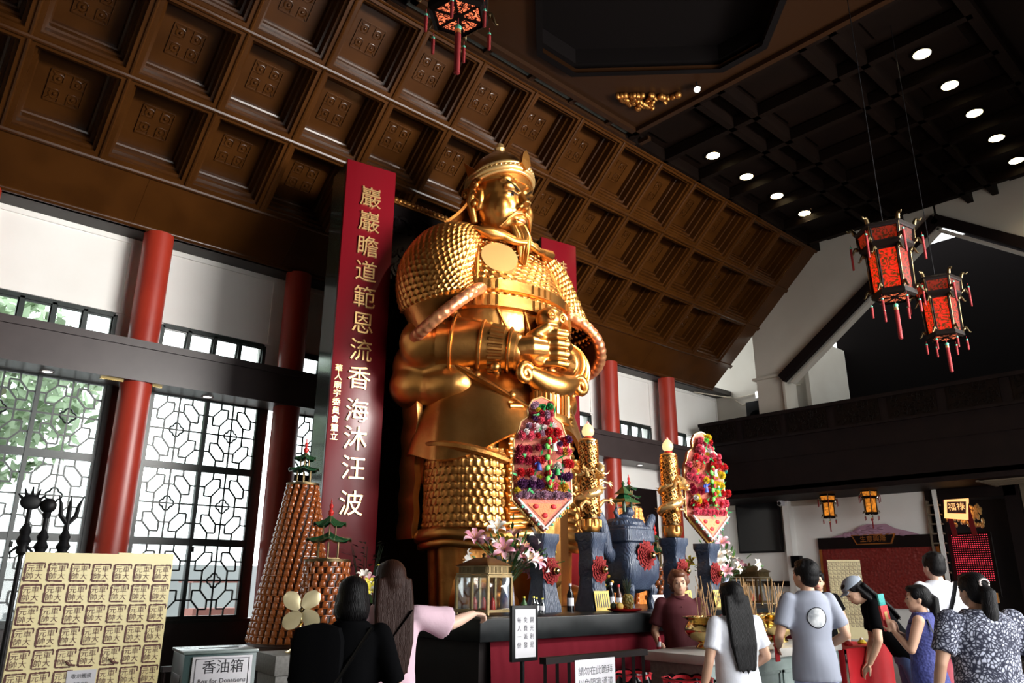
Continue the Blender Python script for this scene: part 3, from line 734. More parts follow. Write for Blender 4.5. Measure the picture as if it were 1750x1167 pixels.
    m.tube([S(-.42, .98, 4.02), S(-.2, 1.0, 3.93), S(0, 1.02, 3.90), S(.2, 1.0, 3.93), S(.42, .98, 4.02)], [.10, .16, .19, .16, .10], 16)
    for s in (-1, 1): m.tube([S(s*(.50-.0)+s*.13*(1-k/22)*math.cos(2.6-k*.55), 1.02, 3.98+.13*(1-k/22)*math.sin(2.6-k*.55)) for k in range(19)], .052, 8)
    m.build('sword_guard', 'gold', t, 50)
    m = MB(); m.lathe([(.30, 3.42), (.30, 3.50), (.275, 3.52), (.275, 3.80), (.3, 3.85)], 36, tuple(S(0, .95, 0)), sy=.6)
    for k in range(26):
        a = PI*2*k/26; m.bar(S(.28*math.cos(a), .95+.168*math.sin(a), 3.52), S(.28*math.cos(a), .95+.168*math.sin(a), 3.8), .035, .03, up=(math.cos(a), -math.sin(a)*.6, 0))
    m.build('blade_collar', 'gold', t, 40)
    m = MB(); m.prism([(-.29, 0), (-.05, .10), (.05, .10), (.29, 0), (.05, -.10), (-.05, -.10)], 2.25, TR(0, -.95, 1.22)); m.build('sword_blade', 'gold', t, 20)
    # ---- overskirt with sagging hem, sash bands with studs
    def skirt(u, v):
        a = 2*PI*u; f = math.cos(a-rad(62)); zb = 2.95+.25*math.cos(a-rad(90))-.18*math.sin(3*a)
        z = 4.25+(zb-4.25)*v; k = .03*math.sin(9*a+v*2)*v
        return S((.93+.42*v**.8+k)*math.cos(a), .02+(.60+.36*v+k)*math.sin(a), z)
    MB().grid(skirt, 120, 26, wrap=True).build('overskirt', 'gold', t, 60, solid=.05)
    m = MB()
    for pts in (((-1.02, .28, 4.12), (-.72, .62, 3.86), (-.3, .80, 3.62), (.05, .84, 3.5)), ((-.95, .36, 4.22), (-.5, .72, 4.16), (-.1, .82, 4.02), (.3, .8, 4.0)), ((1.02, .28, 4.12), (.72, .62, 3.86), (.3, .80, 3.62), (.05, .84, 3.5))):
        P = [S(*p) for p in pts]
        m.tube(P, .10, 10, flat=.45)
        for p, q in zip(P, P[1:]): m.ball((p+q)/2+Vector((0, -.07, 0)), .055, nu=10, nv=8)
    m.build('sash', 'gold_dull', t, 50)
    # ---- leg armour with scales, ribbed tassets, trailing robe and rolled hem
    for s in (-1, 1):
        sweep([el((s*.66, .16, z), .56, .56) for z in (2.1, 2.42, 2.74, 3.06)], 240, 100, 40, 11, .035).build('leg_armour', 'gold', t, 60)
        MB().tube([S(s*.66+.6*math.cos(a), .16+.6*math.sin(a), 2.98+.13*math.cos(a-rad(200))) for a in [2*PI*k/40 for k in range(40)]], .055, 8, closed=True).build('leg_armour_edge', 'gold_dull', t)
        m = MB()
        for k in range(15):
            z = 2.12+k*.105; m.tube([S(s*.42-.14, .78, z), S(s*.42, .82, z+.015), S(s*.42+.14, .78, z)], .05, 8)
        m.span(s*.42-.15, s*.42+.15, -.79, -.60, 2.05, 3.65); m.build('tasset', 'gold', t, 50)
        m = MB(); m.grid(lambda u, v: S(s*(1.16+.06*u+.012*math.sin(v*30)), -.62+.42*u, 2.0+1.9*v), 8, 60)
        m.build('robe_edge', 'gold', t, 60, solid=.08)
    m = MB(); m.span(-.22, .22, -.80, -.6, 2.05, 3.5); m.build('apron', 'gold_dull', t, bevel=.02)
    m = MB()
    for r, z, k in ((.10, 2.03, -.02), (.05, 2.17, -.05), (.06, 1.92, -.03)):
        m.tube([S((1.22+k)*math.cos(a), .08+(.80+k)*math.sin(a)+.02*math.sin(7*a), z+.02*math.sin(5*a)) for a in [2*PI*i/80 for i in range(80)]], r, 10, closed=True)
    m.build('hem', 'gold', t, 60)
    MB().grid(lambda u, v: S((1.02+.05*v+.03*math.sin(26*PI*u))*math.cos(2*PI*u), .04+(.66+.03*math.sin(26*PI*u))*math.sin(2*PI*u), 1.2+.75*v), 150, 8, wrap=True).build('under_robe', 'gold_dull', t, 60)
    MB().lathe([(1.42, 0), (1.42, 1.05), (1.36, 1.12), (1.36, 1.2)], 40, sq=5, sy=.7).build('plinth', 'stone_black', t, 30)
build_statue()
# ---- carved screen behind it
t = thing('carved_screen', 'dark carved screen with a gilded scroll top behind the statue', 'screen', (7.0, 9.27, 0))
SCR = at(740, 371, Y=9.27).z
MB().span(-1.6, 1.6, 0, .12, 0, SCR).build('screen_panel', 'wood_black', t)
m = MB(); rnd = random.Random(8)
for k in range(110):
    x, z = rnd.uniform(-1.5, 1.5), rnd.uniform(3.6, SCR-.25); r = rnd.uniform(.06, .2); a0 = rnd.uniform(0, 360)
    m.tube([(x+q[0], -.01, z+q[1]) for q in arc(0, 0, r, a0, a0+250, 10)], .035, 6)
m.build('scroll_carving', 'wood_black', t)
m = MB(); m.span(-1.62, 1.62, -.04, .14, SCR-.03, SCR+.05)
for k in range(40): m.ball((-1.6+k*.082, -.03, SCR+.04), .05, .04, .05, 8, 6)
m.build('gilded_edge', 'gold_dull', t)
# ---- couplet boards on their square pillars
def couplet(x, y, text, small, lb, k):
    t = thing('couplet_board', lb, 'sign board', (x, y, 0), rad(-10), 'couplet boards beside the statue')
    z1 = 7.2; w = .74
    MB().span(-w/2, w/2, -.03, .03, .9, z1).build('board', 'board_red', t, bevel=.006)
    zs = [6.66, 6.28, 5.90, 5.53, 5.15, 4.78, 4.40, 4.02, 3.58, 3.22, 2.84, 2.40]
    for c, z in zip(text, zs):
        MB(frame((1, 0, 0), (0, 0, 1), (.0, -.035, z))).text(c, .33, None, .022).build('gold_character', 'gold_leaf', t)
    for i, c in enumerate(small):
        MB(frame((1, 0, 0), (0, 0, 1), (-.28, -.035, 4.13-i*.112))).text(c, .105, None, .008).build('small_gold_character', 'gold_leaf', t)
    m = MB(); m.T = TR(x, y, 0)@RZ(rad(-10)); m.span(-.37, .37, .03, .55, 0, 7.17)
    tagp(struct(m, 'pillar', 'pillar_green'), 'dark green glossy square pillar behind the %s couplet board' % k, 'pillar')
couplet(5.02, 8.57, '巖巖瞻道範恩流香海沐汪波', '華人廟宇委員會重立', 'tall dark red board left of the statue with a full column of gold characters', 'left')
couplet(8.83, 8.55, '赫赫沾恩光德被九州安廟宇', '', 'tall dark red board mostly hidden behind the statue on its right side', 'right')
# ================================================================== altar and what stands on it
AZ = 1.22
def rot_to(d, spin=0.):
    return Vector(d).to_track_quat('Z', 'Y').to_matrix().to_4x4()@RZ(spin)
t = thing('altar', 'long altar with a thick black stone top and dark red cloth front before the statue', 'altar', (6.9, 5.70, 0))
MB().span(-2.9, 2.9, -.93, .93, 1.05, AZ).build('altar_top', 'stone_black', t, bevel=.008)
MB().span(-2.8, 2.8, -.80, .85, 0, 1.05).build('cabinet', 'wood_black', t)
m = MB()
def cloth(u, v):
    w = .012*math.sin(u*38+math.sin(u*9)*2)*(.3+v)
    return Vector((-2.72+5.5*u, -.84-w-.05*v, 1.05-1.04*v))
m.grid(cloth, 140, 8); m.build('front_cloth', 'red_cloth', t, 60, solid=.008)
def flower_lily(k):
    m = MB()
    for i in range(6):
        M = RZ(i*PI/3)
        pts = []; w = (.0, .016, .022, .02, .012, .001); r = (.006, .02, .045, .07, .088, .098); z = (0, .03, .055, .066, .06, .045)
        for j in range(6): pts.append([(r[j], -w[j], z[j]+.004), (r[j], 0, z[j]-.004), (r[j], w[j], z[j]+.004)])
        m.loft(pts, False, False, M)
    return m
stamen = MB()
for i in range(6):
    a = i*PI/3+.5; stamen.tube([(0, 0, .01), (.012*math.cos(a), .012*math.sin(a), .05), (.026*math.cos(a), .026*math.sin(a), .085)], .002, 4); stamen.ball((.027*math.cos(a), .027*math.sin(a), .087), .005, nu=6, nv=4)
LILY = {c: flower_lily(0).build('lily', c, ang=180) for c in ('petal_white', 'petal_pink', 'petal_yellow')}
STAM = stamen.build('stamen', 'gold_leaf')
def lily_bouquet(x, y, lb, seed, n, sc, vlb):
    v = thing('porcelain_vase', vlb, 'vase', (x, y, AZ), group='porcelain vases on the altar')
    MB().lathe([(.055, 0), (.07, .02), (.072, .10), (.06, .22), (.05, .28), (.062, .33), (.055, .33), (.045, .28)], 28).build('vase_body', 'porcelain', v)
    t = thing('lily_bouquet', lb, 'flowers', (x, y, AZ+.30), group='lily bouquets on the altar')
    rnd = random.Random(seed); st = MB(); lf = MB()
    for i in range(n):
        a = rnd.uniform(0, 2*PI); e = rnd.uniform(.05, 1.0)**.7; L = rnd.uniform(.20, .46)*sc
        d = Vector((math.cos(a)*e*.95, math.sin(a)*e*.95, 1.05-.7*e)).normalized(); p = d*L
        st.tube([(0, 0, -.08), p*.5+Vector((0, 0, .03)), p], .004, 5)
        c = rnd.choice(['petal_white', 'petal_white', 'petal_pink', 'petal_white', 'petal_pink'])
        if i % 9 == 4: c = 'petal_yellow'
        M = TR(*p)@rot_to(d+Vector((rnd.uniform(-.6, .4), rnd.uniform(-.8, .2), rnd.uniform(-.3, .3))), rnd.uniform(0, 6))@Matrix.Scale(rnd.uniform(.75, 1.1)*sc, 4)
        f = link_copy(LILY[c], t, M); g = STAM.copy(); COL.objects.link(g); g.parent = f
    for i in range(n*2):
        a = rnd.uniform(0, 2*PI); e = rnd.uniform(.2, 1); L = rnd.uniform(.12, .44)*sc
        d = Vector((math.cos(a)*e, math.sin(a)*e, 1.0-.8*e)).normalized(); p = d*L; s = d.cross((0, 0, 1)).normalized()*.016
        q = p+d*.10*sc
        lf.loft([[p-s*.2, p+Vector((0, 0, -.003)), p+s*.2], [p+d*.05-s, p+d*.05+Vector((0, 0, -.008)), p+d*.05+s], [q-s*.05, q-Vector((0, 0, .01)), q+s*.05]], False, False)
        if i % 4 == 0: lf.tube([q, q+d*.04, q+d*.07], [.006, .012, .002], 6)
    st.build('stems', 'leaf_green', t); lf.build('leaves', 'leaf_green', t, 180)
lily_bouquet(5.15, 5.74, 'big bouquet of white and pink lilies by the statue, behind the nearest glass lantern case', 5, 26, 1.15, 'blue and white porcelain vase holding lilies behind the nearest glass lantern case')
lily_bouquet(8.86, 5.72, 'bouquet of white and pink lilies at the far right end of the altar', 9, 22, 1.1, 'blue and white porcelain vase holding lilies at the far end of the altar')
for o in list(LILY.values())+[STAM]: bpy.data.objects.remove(o)
# glass lantern cases
def case(x, y, lb):
    t = thing('glass_lantern_case', lb, 'lantern case', (x, y, AZ), group='brass and glass lantern cases on the altar')
    a, b = .26, .42; m = MB(); g = MB()
    for px in (0, a):
        for py in (0, b/2, b):
            m.box(px, py, .17, .022, .022, .30)
    for z in (.04, .32):
        for px in (0, a): m.bar((px, 0, z), (px, b, z), .02, .022)
        for py in (0, b): m.bar((0, py, z), (a, py, z), .02, .022)
    for px in (0, a):
        for py in (0, b): m.lathe([(.012, 0), (.018, .01), (.012, .03)], 10, (px, py, 0))
    m.build('frame', 'brass_dull', t)
    for px, py, sx, sy in ((0, b/2, .004, b-.03), (a, b/2, .004, b-.03), (a/2, 0, a-.03, .004), (a/2, b, a-.03, .004)): MB().box(px, py, .18, sx, sy, .26).build('pane', 'clear_glass', t)
    m = MB(); m.span(-.005, a+.005, -.005, b+.005, .335, .345)
    for i in range(16): m.box(.02+i*.0147, .012, .37, .006, .006, .06)
    for i in range(26): m.box(.012, .02+i*.0153, .37, .006, .006, .06)
    m.span(.03, a-.03, .03, b-.03, .34, .40); m.span(0, a, 0, b, .398, .405)
    m.loft([[(-.015, -.015, .405), (a+.015, -.015, .405), (a+.015, b+.015, .405), (-.015, b+.015, .405)], [(.09, .13, .475), (a-.09, .13, .475), (a-.09, b-.13, .475), (.09, b-.13, .475)]])
    m.lathe([(.02, .475), (.012, .49), (.02, .50), (.004, .515)], 10, (a/2, b/2, 0)); m.build('roof', 'brass_dull', t)
    for i in range(3): MB().lathe([(.022, .03), (.026, .05), (.02, .12), (.003, .15)], 10, (a/2, .09+i*.12, 0)).build('oil_lamp', 'roof_red', t)
case(4.34, 5.08, 'brass and glass lantern case at the near left corner of the altar')
case(9.0, 5.3, 'brass and glass lantern case at the far right end of the altar')
# blue stone vases: a waisted square body on a flared foot
def blue_vase(x, y, lb, h=.72):
    t = thing('blue_stone_vase', lb, 'vase', (x, y, AZ), rad(3), group='blue stone vases in a row on the altar')
    k = h/.72
    MB().lathe([(.135, 0), (.132, .05), (.115, .12), (.10, .22), (.094, .31), (.10, .33), (.10, .45), (.094, .47), (.092, .52), (.105, .62), (.125, .66), (.125, .72), (.105, .72), (.09, .66)], 40, sq=9, ph=PI/40, T=Matrix.Scale(k, 4)).build('vase_body', 'blue_stone', t, 35)
    if h > .73: MB().lathe([(.055, h), (.05, h+.03), (.06, h+.04), (.06, h+.09)], 24, sq=8, ph=PI/24).build('candle_socket', 'blue_stone', t, 35)
    m = MB(); rnd = random.Random(2)
    for i in range(5):
        n = 26; r0 = .125-.022*i
        m.add([(0, -.105-.012*i, .375)]+[(r0*(1+.12*math.sin(j*2.6+i))*math.cos(2*PI*j/n), -.102-.012*i-.012*(j % 2), .375+r0*(1+.12*math.sin(j*2.6+i))*math.sin(2*PI*j/n)) for j in range(n)],
              [(0, 1+j, 1+(j+1) % n) for j in range(n)])
    m.T = Matrix.Scale(k, 4); o = m.build('rosette', 'rosette_red', t, 10); o.data.transform(Matrix.Diagonal((1, 1, k, 1)))
    MB().ball((0, -.175, .375*k), .034).build('gold_ball', 'brass', t)
    return t
blue_vase(5.40, 5.5, 'blue stone vase under the left flower board, with a red rosette')
blue_vase(6.10, 5.5, 'blue stone vase under the left dragon candle, with a red rosette', .76)
blue_vase(7.52, 5.5, 'blue stone vase under the right dragon candle, behind the woman in maroon', .76)
blue_vase(8.18, 5.5, 'blue stone vase under the right flower board, with a red rosette')
# yellow papers, white card
for x, y, lb in ((6.10, 5.36, 'yellow paper leaning on the blue vase under the left dragon candle'), (7.52, 5.36, 'yellow paper leaning on the blue vase behind the woman in maroon'), (8.18, 5.36, 'yellow paper leaning on the blue vase under the right flower board')):
    t = thing('yellow_paper', lb, 'paper', (x-.02, y-.02, AZ), group='yellow papers at the foot of the vases')
    MB(RX(rad(-8))).span(-.11, .11, -.004, .0, 0, .19).build('sheet', 'yellow_paper', t); m = MB(RX(rad(-8)))
    for i in range(6): m.span(-.09+.032*i, -.078+.032*i, -.006, -.004, .03, .165)
    m.build('printed_columns', 'ink_grey', t)
t = thing('notice_card', 'white card of printed lines leaning on the altar below the incense burner', 'card', (6.50, 4.93, AZ), rad(4))
MB(RX(rad(-18))).span(-.10, .10, -.004, 0, 0, .16).build('sheet', 'paper_white', t); m = MB(RX(rad(-18)))
for i in range(5): m.span(-.08, .08-.02*(i % 2), -.006, -.004, .03+.025*i, .034+.025*i)
m.build('printed_lines', 'ink_grey', t)
# incense burner
t = thing('incense_burner', 'big blue square incense burner with horn handles and a roofed lid amid the altar', 'incense burner', (6.80, 5.62, AZ))
m = MB(); m.lathe([(.10, .16), (.20, .20), (.275, .32), (.285, .48), (.25, .60), (.225, .68), (.255, .70), (.255, .82), (.235, .83)], 48, sq=7, ph=PI/48); m.build('burner_body', 'blue_stone', t, 35)
for sx in (-1, 1):
    for sy in (-1, 1):
        MB().tube([(sx*.14, sy*.14, .30), (sx*.20, sy*.20, .18), (sx*.17, sy*.17, .08), (sx*.19, sy*.19, 0)], [.06, .055, .04, .055], 12).build('leg', 'blue_stone', t)
    MB().tube([(sx*.24, -.02, .52), (sx*.34, -.02, .60), (sx*.36, -.02, .74), (sx*.40, -.02, .88), (sx*.47, -.02, .98), (sx*.50, -.02, 1.0)], [.06, .06, .055, .05, .045, .03], 12, flat=1.3).build('handle', 'blue_stone', t)
m = MB(); m.lathe([(.235, .82), (.23, .86), (.17, .88), (.17, .93), (.13, .95)], 32, sq=7, ph=PI/32)
for i in range(26): a = i*.2417; m.ball((.19*math.cos(a), .19*math.sin(a), .89), .035, nu=8, nv=6)
m.ball((0, 0, .94), .10, .08, .07); m.ball((.02, -.05, 1.02), .065, .06, .06); m.ball((.08, .03, .99), .05, .05, .06)
m.tube([(-.1, 0, .94), (-.13, .02, 1.02), (-.09, .03, 1.08)], [.03, .025, .01], 8)
lid = m.build('lid', 'blue_stone', t, 40, remesh=.012, smooth=1)
m = MB()
for sx in (-1, 1):
    for sy in (-1, 1): m.rod((sx*.06, sy*.06, 1.02), (sx*.06, sy*.06, 1.14), .012)
m.lathe([(.19, 1.12), (.17, 1.14), (.09, 1.18), (.05, 1.22), (.02, 1.25)], 4, ph=PI/4); m.lathe([(.11, 1.22), (.06, 1.26), (.012, 1.31), (.02, 1.34), (.003, 1.37)], 4, ph=PI/4)
m.build('lid_roof', 'roof_green', lid, 30)
m = MB()
for i in range(5):
    n = 28; r0 = .15-.025*i
    m.add([(0, -.285-.013*i, .55)]+[(r0*(1+.12*math.sin(j*2.6+i))*math.cos(2*PI*j/n), -.28-.013*i-.014*(j % 2), .55+r0*(1+.12*math.sin(j*2.6+i))*math.sin(2*PI*j/n)) for j in range(n)], [(0, 1+j, 1+(j+1) % n) for j in range(n)])
m.build('rosette', 'rosette_red', t, 10); MB().ball((0, -.37, .55), .037).build('gold_ball', 'brass', t)
# dragon candles
def candle(x, y, lb, ph):
    t = thing('dragon_candle', lb, 'candle lamp', (x, y, AZ+.76), ph, group='gilded dragon candles on the altar')
    MB().lathe([(.05, .0), (.045, .06), (.05, .08)], 20).build('socket', 'blue_stone', t)
    m = MB(); m.lathe([(.03, -.01), (.085, .01), (.105, .05), (.10, .13), (.085, .15), (.090, .95), (.095, .97), (.08, .985)], 28)
    m.build('candle_core', 'brass_dull', t, 50); m = MB(); m.lathe([(.09, .955), (.10, .96), (.10, .975), (.085, .985)], 24); m.lathe([(.085, .01), (.107, .05), (.102, .135), (.085, .15)], 28)
    for i in range(260):
        a = i*1.0; z = .18+.76*((i*.618) % 1); m.tube([(.098*math.cos(a+q*.25), .098*math.sin(a+q*.25), z+.024*math.sin(q*2)) for q in range(4)], .012, 5)
    for k in range(10): a = k*.628; m.box(.10*math.cos(a), .10*math.sin(a), .10, .03, .03, .07)
    m.build('gilt_carving', 'gold', t, 50, kind=None)
    m = MB(); pts = []; rr = []
    for i in range(60):
        f = i/59; a = f*2*PI*2.1-.6; z = .22+.5*f; r = .115+.015*math.sin(f*9)
        pts.append((r*math.cos(a), r*math.sin(a), z)); rr.append(.014+.036*math.sin(PI*min(1, f*1.25))**.7)
    m.tube(pts, rr, 10)
    for i in range(2, 58, 2): p = Vector(pts[i]); d = Vector((p.x, p.y, 0)).normalized(); m.tube([p+d*.02, p+d*(.03+rr[i])+Vector((0, 0, .02))], [.012, .002], 5)
    h = Vector(pts[-1])+Vector((0, 0, .0)); d = Vector((-.2, -1, .1)).normalized(); h = Vector((.0, -.13, .58))
    m.tube([(0.05, -.10, .70), (0.02, -.15, .66), h, h+d*.05], [.035, .045, .05, .03], 10)
    m.ball(h+d*.05+Vector((0, 0, .01)), .04, .05, .03); m.ball(h+d*.07-Vector((0, 0, .035)), .03, .04, .015)
    for s in (-1, 1):
        m.tube([h+Vector((s*.02, 0, .03)), h+Vector((s*.05, .02, .09)), h+Vector((s*.08, .04, .12))], [.012, .008, .003], 6)
        m.tube([h+d*.08, h+d*.10+Vector((s*.06, 0, .01)), h+d*.08+Vector((s*.11, 0, .05))], [.006, .005, .002], 5)
        for q in range(5): m.tube([h+Vector((s*.03, .02, -.01*q)), h+Vector((s*(.09-.005*q), .01, .06-.035*q))], [.014, .002], 5)
    body = m.build('dragon', 'gold_leaf', t, 60)
    for bx, by, bz, ex, ey, ez in ((-.09, -.06, .58, -.19, -.10, .66), (.10, -.04, .50, .20, -.10, .52), (-.09, -.06, .30, -.24, -.10, .26), (.09, -.04, .28, .18, -.12, .34)):
        m = MB(); e = Vector((ex, ey, ez)); b = Vector((bx, by, bz)); m.tube([b, b.lerp(e, .5)+Vector((0, 0, .03)), e], [.028, .018, .012], 8)
        for q in range(4): a = rad(-70+q*46); o = Vector((math.copysign(math.cos(a)*.045, ex), -.01, math.sin(a)*.045)); m.tube([e, e+o*.6, e+o+Vector((0, -.015, -.012))], [.010, .009, .002], 6)
        m.build('claw', 'gold_leaf', body, 60)
    MB().lathe([(.05, .985), (.055, 1.0), (.045, 1.015)], 16).build('bulb_collar', 'roof_red', t)
    MB().lathe([(.03, 1.01), (.062, 1.04), (.068, 1.075), (.058, 1.11), (.036, 1.14), (.022, 1.155)], 20).build('flame_bulb', 'bulb', t, 180)
    MB().lathe([(.022, 1.153), (.010, 1.172), (.001, 1.19)], 16).build('flame_tip', 'bulb_tip', t, 180)
candle(6.10, 5.5, 'gilded dragon candle with a glowing flame bulb right of the left flower board', 0)
candle(7.52, 5.5, 'gilded dragon candle with a glowing flame bulb behind the woman in maroon', .5)
# flower boards standing in the outer vases
for i, (nm, c, r) in enumerate([('paper_salmon', (.62, .16, .10), .6), ('paper_orange', (.75, .22, .08), .6), ('flower_red', (.52, .012, .018), .6), ('flower_pink', (.70, .10, .16), .6), ('flower_crimson', (.34, .01, .04), .6), ('flower_purple', (.10, .02, .10), .6), ('flower_mauve', (.42, .24, .33), .5),
                                ('flower_yellow', (.68, .50, .02), .6), ('flower_white', (.72, .64, .62), .5), ('flower_green', (.02, .28, .07), .5), ('flower_lime', (.16, .62, .10), .5), ('flower_gold', (.62, .34, .04), .4), ('cloth_blue', (.03, .06, .34), .5), ('flower_teal', (.03, .36, .34), .5)]):
    mat(nm, c, r, bump='noise', bs=70, bstr=.6, bd=.01)
def pom(r, seed, n=5):
    m = MB(); rnd = random.Random(seed)
    for i in range(n):
        k = 18; rr = r*(1-.16*i); z = r*.22*i
        m.add([(0, 0, z-.2*r)]+[(rr*(1+.18*math.sin(j*2.9+i*2))*math.cos(2*PI*j/k+i), rr*(1+.18*math.sin(j*2.9+i*2))*math.sin(2*PI*j/k+i), z+r*.18*((j % 2)*2-1)) for j in range(k)], [(0, 1+j, 1+(j+1) % k) for j in range(k)])
    return m
POMS = {}
def flower_board(x, y, lb, seed, rz, pal):
    t = thing('flower_board', lb, 'flower board', (x, y, AZ+.72), rz, group='paper flower boards on the altar')
    out = [(0, .0), (.31, .32), (.29, .92), (.24, 1.02), (.22, 1.10), (.14, 1.16), (.15, 1.24), (.10, 1.33), (0, 1.37)]
    poly = out+[(-a, b) for a, b in out[1:-1]][::-1]
    F0 = frame((1, 0, 0), (0, 0, 1), (0, 0, 0))
    MB(F0).prism(poly, -.05, z0=0).build('back_board', 'paper_salmon', t)
    m = MB(F0)
    for a, b in zip(poly, poly[1:]+poly[:1]): m.tube([(a[0], a[1], .0), (b[0], b[1], .0)], .009, 6)
    m.build('gilt_rim', 'gold_leaf', t)
    MB(F0).prism([(0, .02), (.29, .32), (-.29, .32)], .075).build('tray_front', 'paper_salmon', t)
    m = MB(F0)
    for s in (-1, 1):
        m.tube([(0, .05, .085), (s*.27, .325, .085)], .012, 6)
        for q in range(7): m.ball((s*(.02+.036*q), .045+.038*q, .085), .012, nu=8, nv=5)
    m.build('bead_trim', 'flower_white', t)
    m = MB(F0)
    for s in (-1, 1):
        for q in (1, 3, 5): m.ball((s*(.03+.04*q), .045+.04*q, .09), .014, nu=8, nv=5)
    m.build('jade_beads', 'jade', t)
    MB(F0).prism([(0, .11), (.18, .285), (-.18, .285)], .082).build('orange_panel', 'paper_orange', t)
    for px, pz in ((0, .17), (-.09, .255), (.09, .255)): MB(F0).ball((px, pz, .085), .03, .024, .012).build('red_applique', 'flower_red', t)
    rnd = random.Random(seed)
    rows = pal
    for z, x0, r, c in rows:
        k = (c, round(r, 3))
        if k not in POMS: POMS[k] = pom(r, 1).build('paper_flower', c, ang=8)
        a = x0
        d = .05+.05*rnd.random()
        link_copy(POMS[k], t, TR(a, -d, z)@RX(rad(90+rnd.uniform(-25, 25)))@RZ(rnd.uniform(0, 6)))
    extra = [c for _, _, r_, c in rows if r_ > .04]+['flower_yellow', 'flower_white']
    zz = .44
    for q in range(46):
        z = .44+.86*((q*.618) % 1); w = .27 if z < .95 else (.2 if z < 1.1 else .11); c = extra[q % len(extra)]; k = (c, .04)
        if k not in POMS: POMS[k] = pom(.04, 1).build('paper_flower', c, ang=8)
        link_copy(POMS[k], t, TR(rnd.uniform(-w, w), -.05-.06*rnd.random(), z)@RX(rad(90+rnd.uniform(-35, 35)))@RZ(rnd.uniform(0, 6))@Matrix.Scale(rnd.uniform(.8, 1.25), 4))
    m = MB(F0)
    for q in range(26):
        zz = rnd.uniform(.36, 1.2); w = .27 if zz < .95 else .15; xx = rnd.uniform(-w, w); a = rnd.uniform(0, 6)
        m.add([(xx, zz, .06), (xx+.05*math.cos(a)+.012*math.sin(a), zz+.05*math.sin(a)-.012*math.cos(a), .10), (xx+.10*math.cos(a), zz+.10*math.sin(a), .12), (xx+.05*math.cos(a)-.012*math.sin(a), zz+.05*math.sin(a)+.012*math.cos(a), .10)], [(0, 1, 2, 3)])
    m.build('paper_leaves', 'flower_green', t, solid=.003)
    # a small robed paper figure and a lime scalloped ribbon down the middle
    for fx, fz, c in ((-.06, .66, 'cloth_blue'), (.13, .62, 'flower_green'), (.10, .86, 'flower_white')):
        m = MB(); m.lathe([(.05, 0), (.035, .09), (.04, .15), (.02, .17)], 12); m.tube([(-.04, 0, .14), (-.08, -.03, .09)], .014, 6); m.tube([(.04, 0, .14), (.085, -.03, .17)], .014, 6)
        f = m.build('paper_figure', c, t); f.location = (fx, -.10, fz-.06); f.scale = (.62, .62, .62)
        MB().ball((0, -.005, .195), .024, nu=12, nv=8).build('figure_head', 'petal_white', f)
    m = MB(F0)
    for q in range(9): m.ball((.03+.012*(-1)**q, .46+q*.055, .13), .026, .034, .02, 8, 6)
    m.build('lime_ribbon', 'flower_lime', t); m = MB(F0)
    for q in range(5): MB(F0).ball((.035, .48+q*.10, .15), .018, .03, .012, 8, 6).build('ribbon_heart', 'flower_red', t)
    m = MB()
    for q in range(30): xx = -.28+q*.0193; m.tube([(xx, -.01, .04+abs(xx)*1.0), (xx, -.015, -.03+abs(xx)*1.0)], .004, 4)
    m.build('fringe', 'flower_gold', t)
    MB().rod((0, .02, -.12), (0, .02, .25), .016).build('stake', 'roof_red', t)
A = []
rnd = random.Random(1)
for i in range(9): A.append((.37, -.25+i*.062, .045, 'flower_mauve'))
for z, xs, c, r in ((.47, (-.22, -.13, -.05), 'flower_purple', .055), (.45, (.06, .14, .2), 'flower_gold', .052), (.58, (-.24, -.14), 'flower_red', .05), (.55, (.24, .18), 'flower_purple', .05), (.70, (-.25, -.17, -.10), 'flower_crimson', .052), (.68, (.22, .26), 'flower_red', .05),
                    (.81, (-.24, -.16), 'flower_crimson', .05), (.80, (.16, .24), 'flower_pink', .045), (.90, (.08, .15, .21), 'flower_red', .055), (.99, (.05, .13), 'flower_red', .055), (.95, (-.22, -.14), 'flower_pink', .05), (1.03, (-.08, .0), 'flower_white', .055), (1.11, (-.03, .05), 'flower_pink', .045), (1.18, (-.02, .06), 'flower_crimson', .04), (1.25, (-.06, .0, .06), 'flower_green', .04), (1.22, (-.06, .07), 'flower_yellow', .03), (.40, (-.27,), 'flower_yellow', .04), (.52, (-.27,), 'paper_orange', .04)):
    for x in xs: A.append((z, x, r, c))
flower_board(5.36, 5.46, 'tall paper flower board with purple and red flowers right in front of the statue', 3, rad(-28), A)
B = []
for i in range(8): B.append((.37, -.22+i*.06, .045, 'flower_pink'))
for z, xs, c, r in ((.47, (-.2, -.1), 'flower_red', .07), (.48, (.08, .16, .24), 'flower_pink', .06), (.60, (.2, .27), 'flower_red', .055), (.62, (-.22, -.12), 'flower_crimson', .055), (.70, (.06, .14, .2), 'flower_yellow', .06), (.60, (.1, .17), 'flower_yellow', .055), (.78, (-.2, -.1, 0), 'flower_pink', .055), (.82, (.12, .2), 'flower_yellow', .05), (.92, (.1, .18, .25), 'flower_red', .06), (.88, (.26,), 'flower_teal', .035), (.93, (-.18, -.08), 'paper_salmon', .06), (1.02, (-.1, .0), 'flower_pink', .055), (1.0, (.1, .17), 'flower_red', .05), (1.12, (-.04, .05), 'flower_white', .05), (1.2, (-.02, .07), 'flower_crimson', .04), (1.25, (.0, .06), 'flower_lime', .035), (1.3, (.0,), 'flower_yellow', .03)):
    for x in xs: B.append((z, x, r, c))
flower_board(8.18, 5.46, 'tall paper flower board with yellow and pink flowers by the dark balcony', 6, rad(-18), B)
for o in POMS.values(): bpy.data.objects.remove(o)
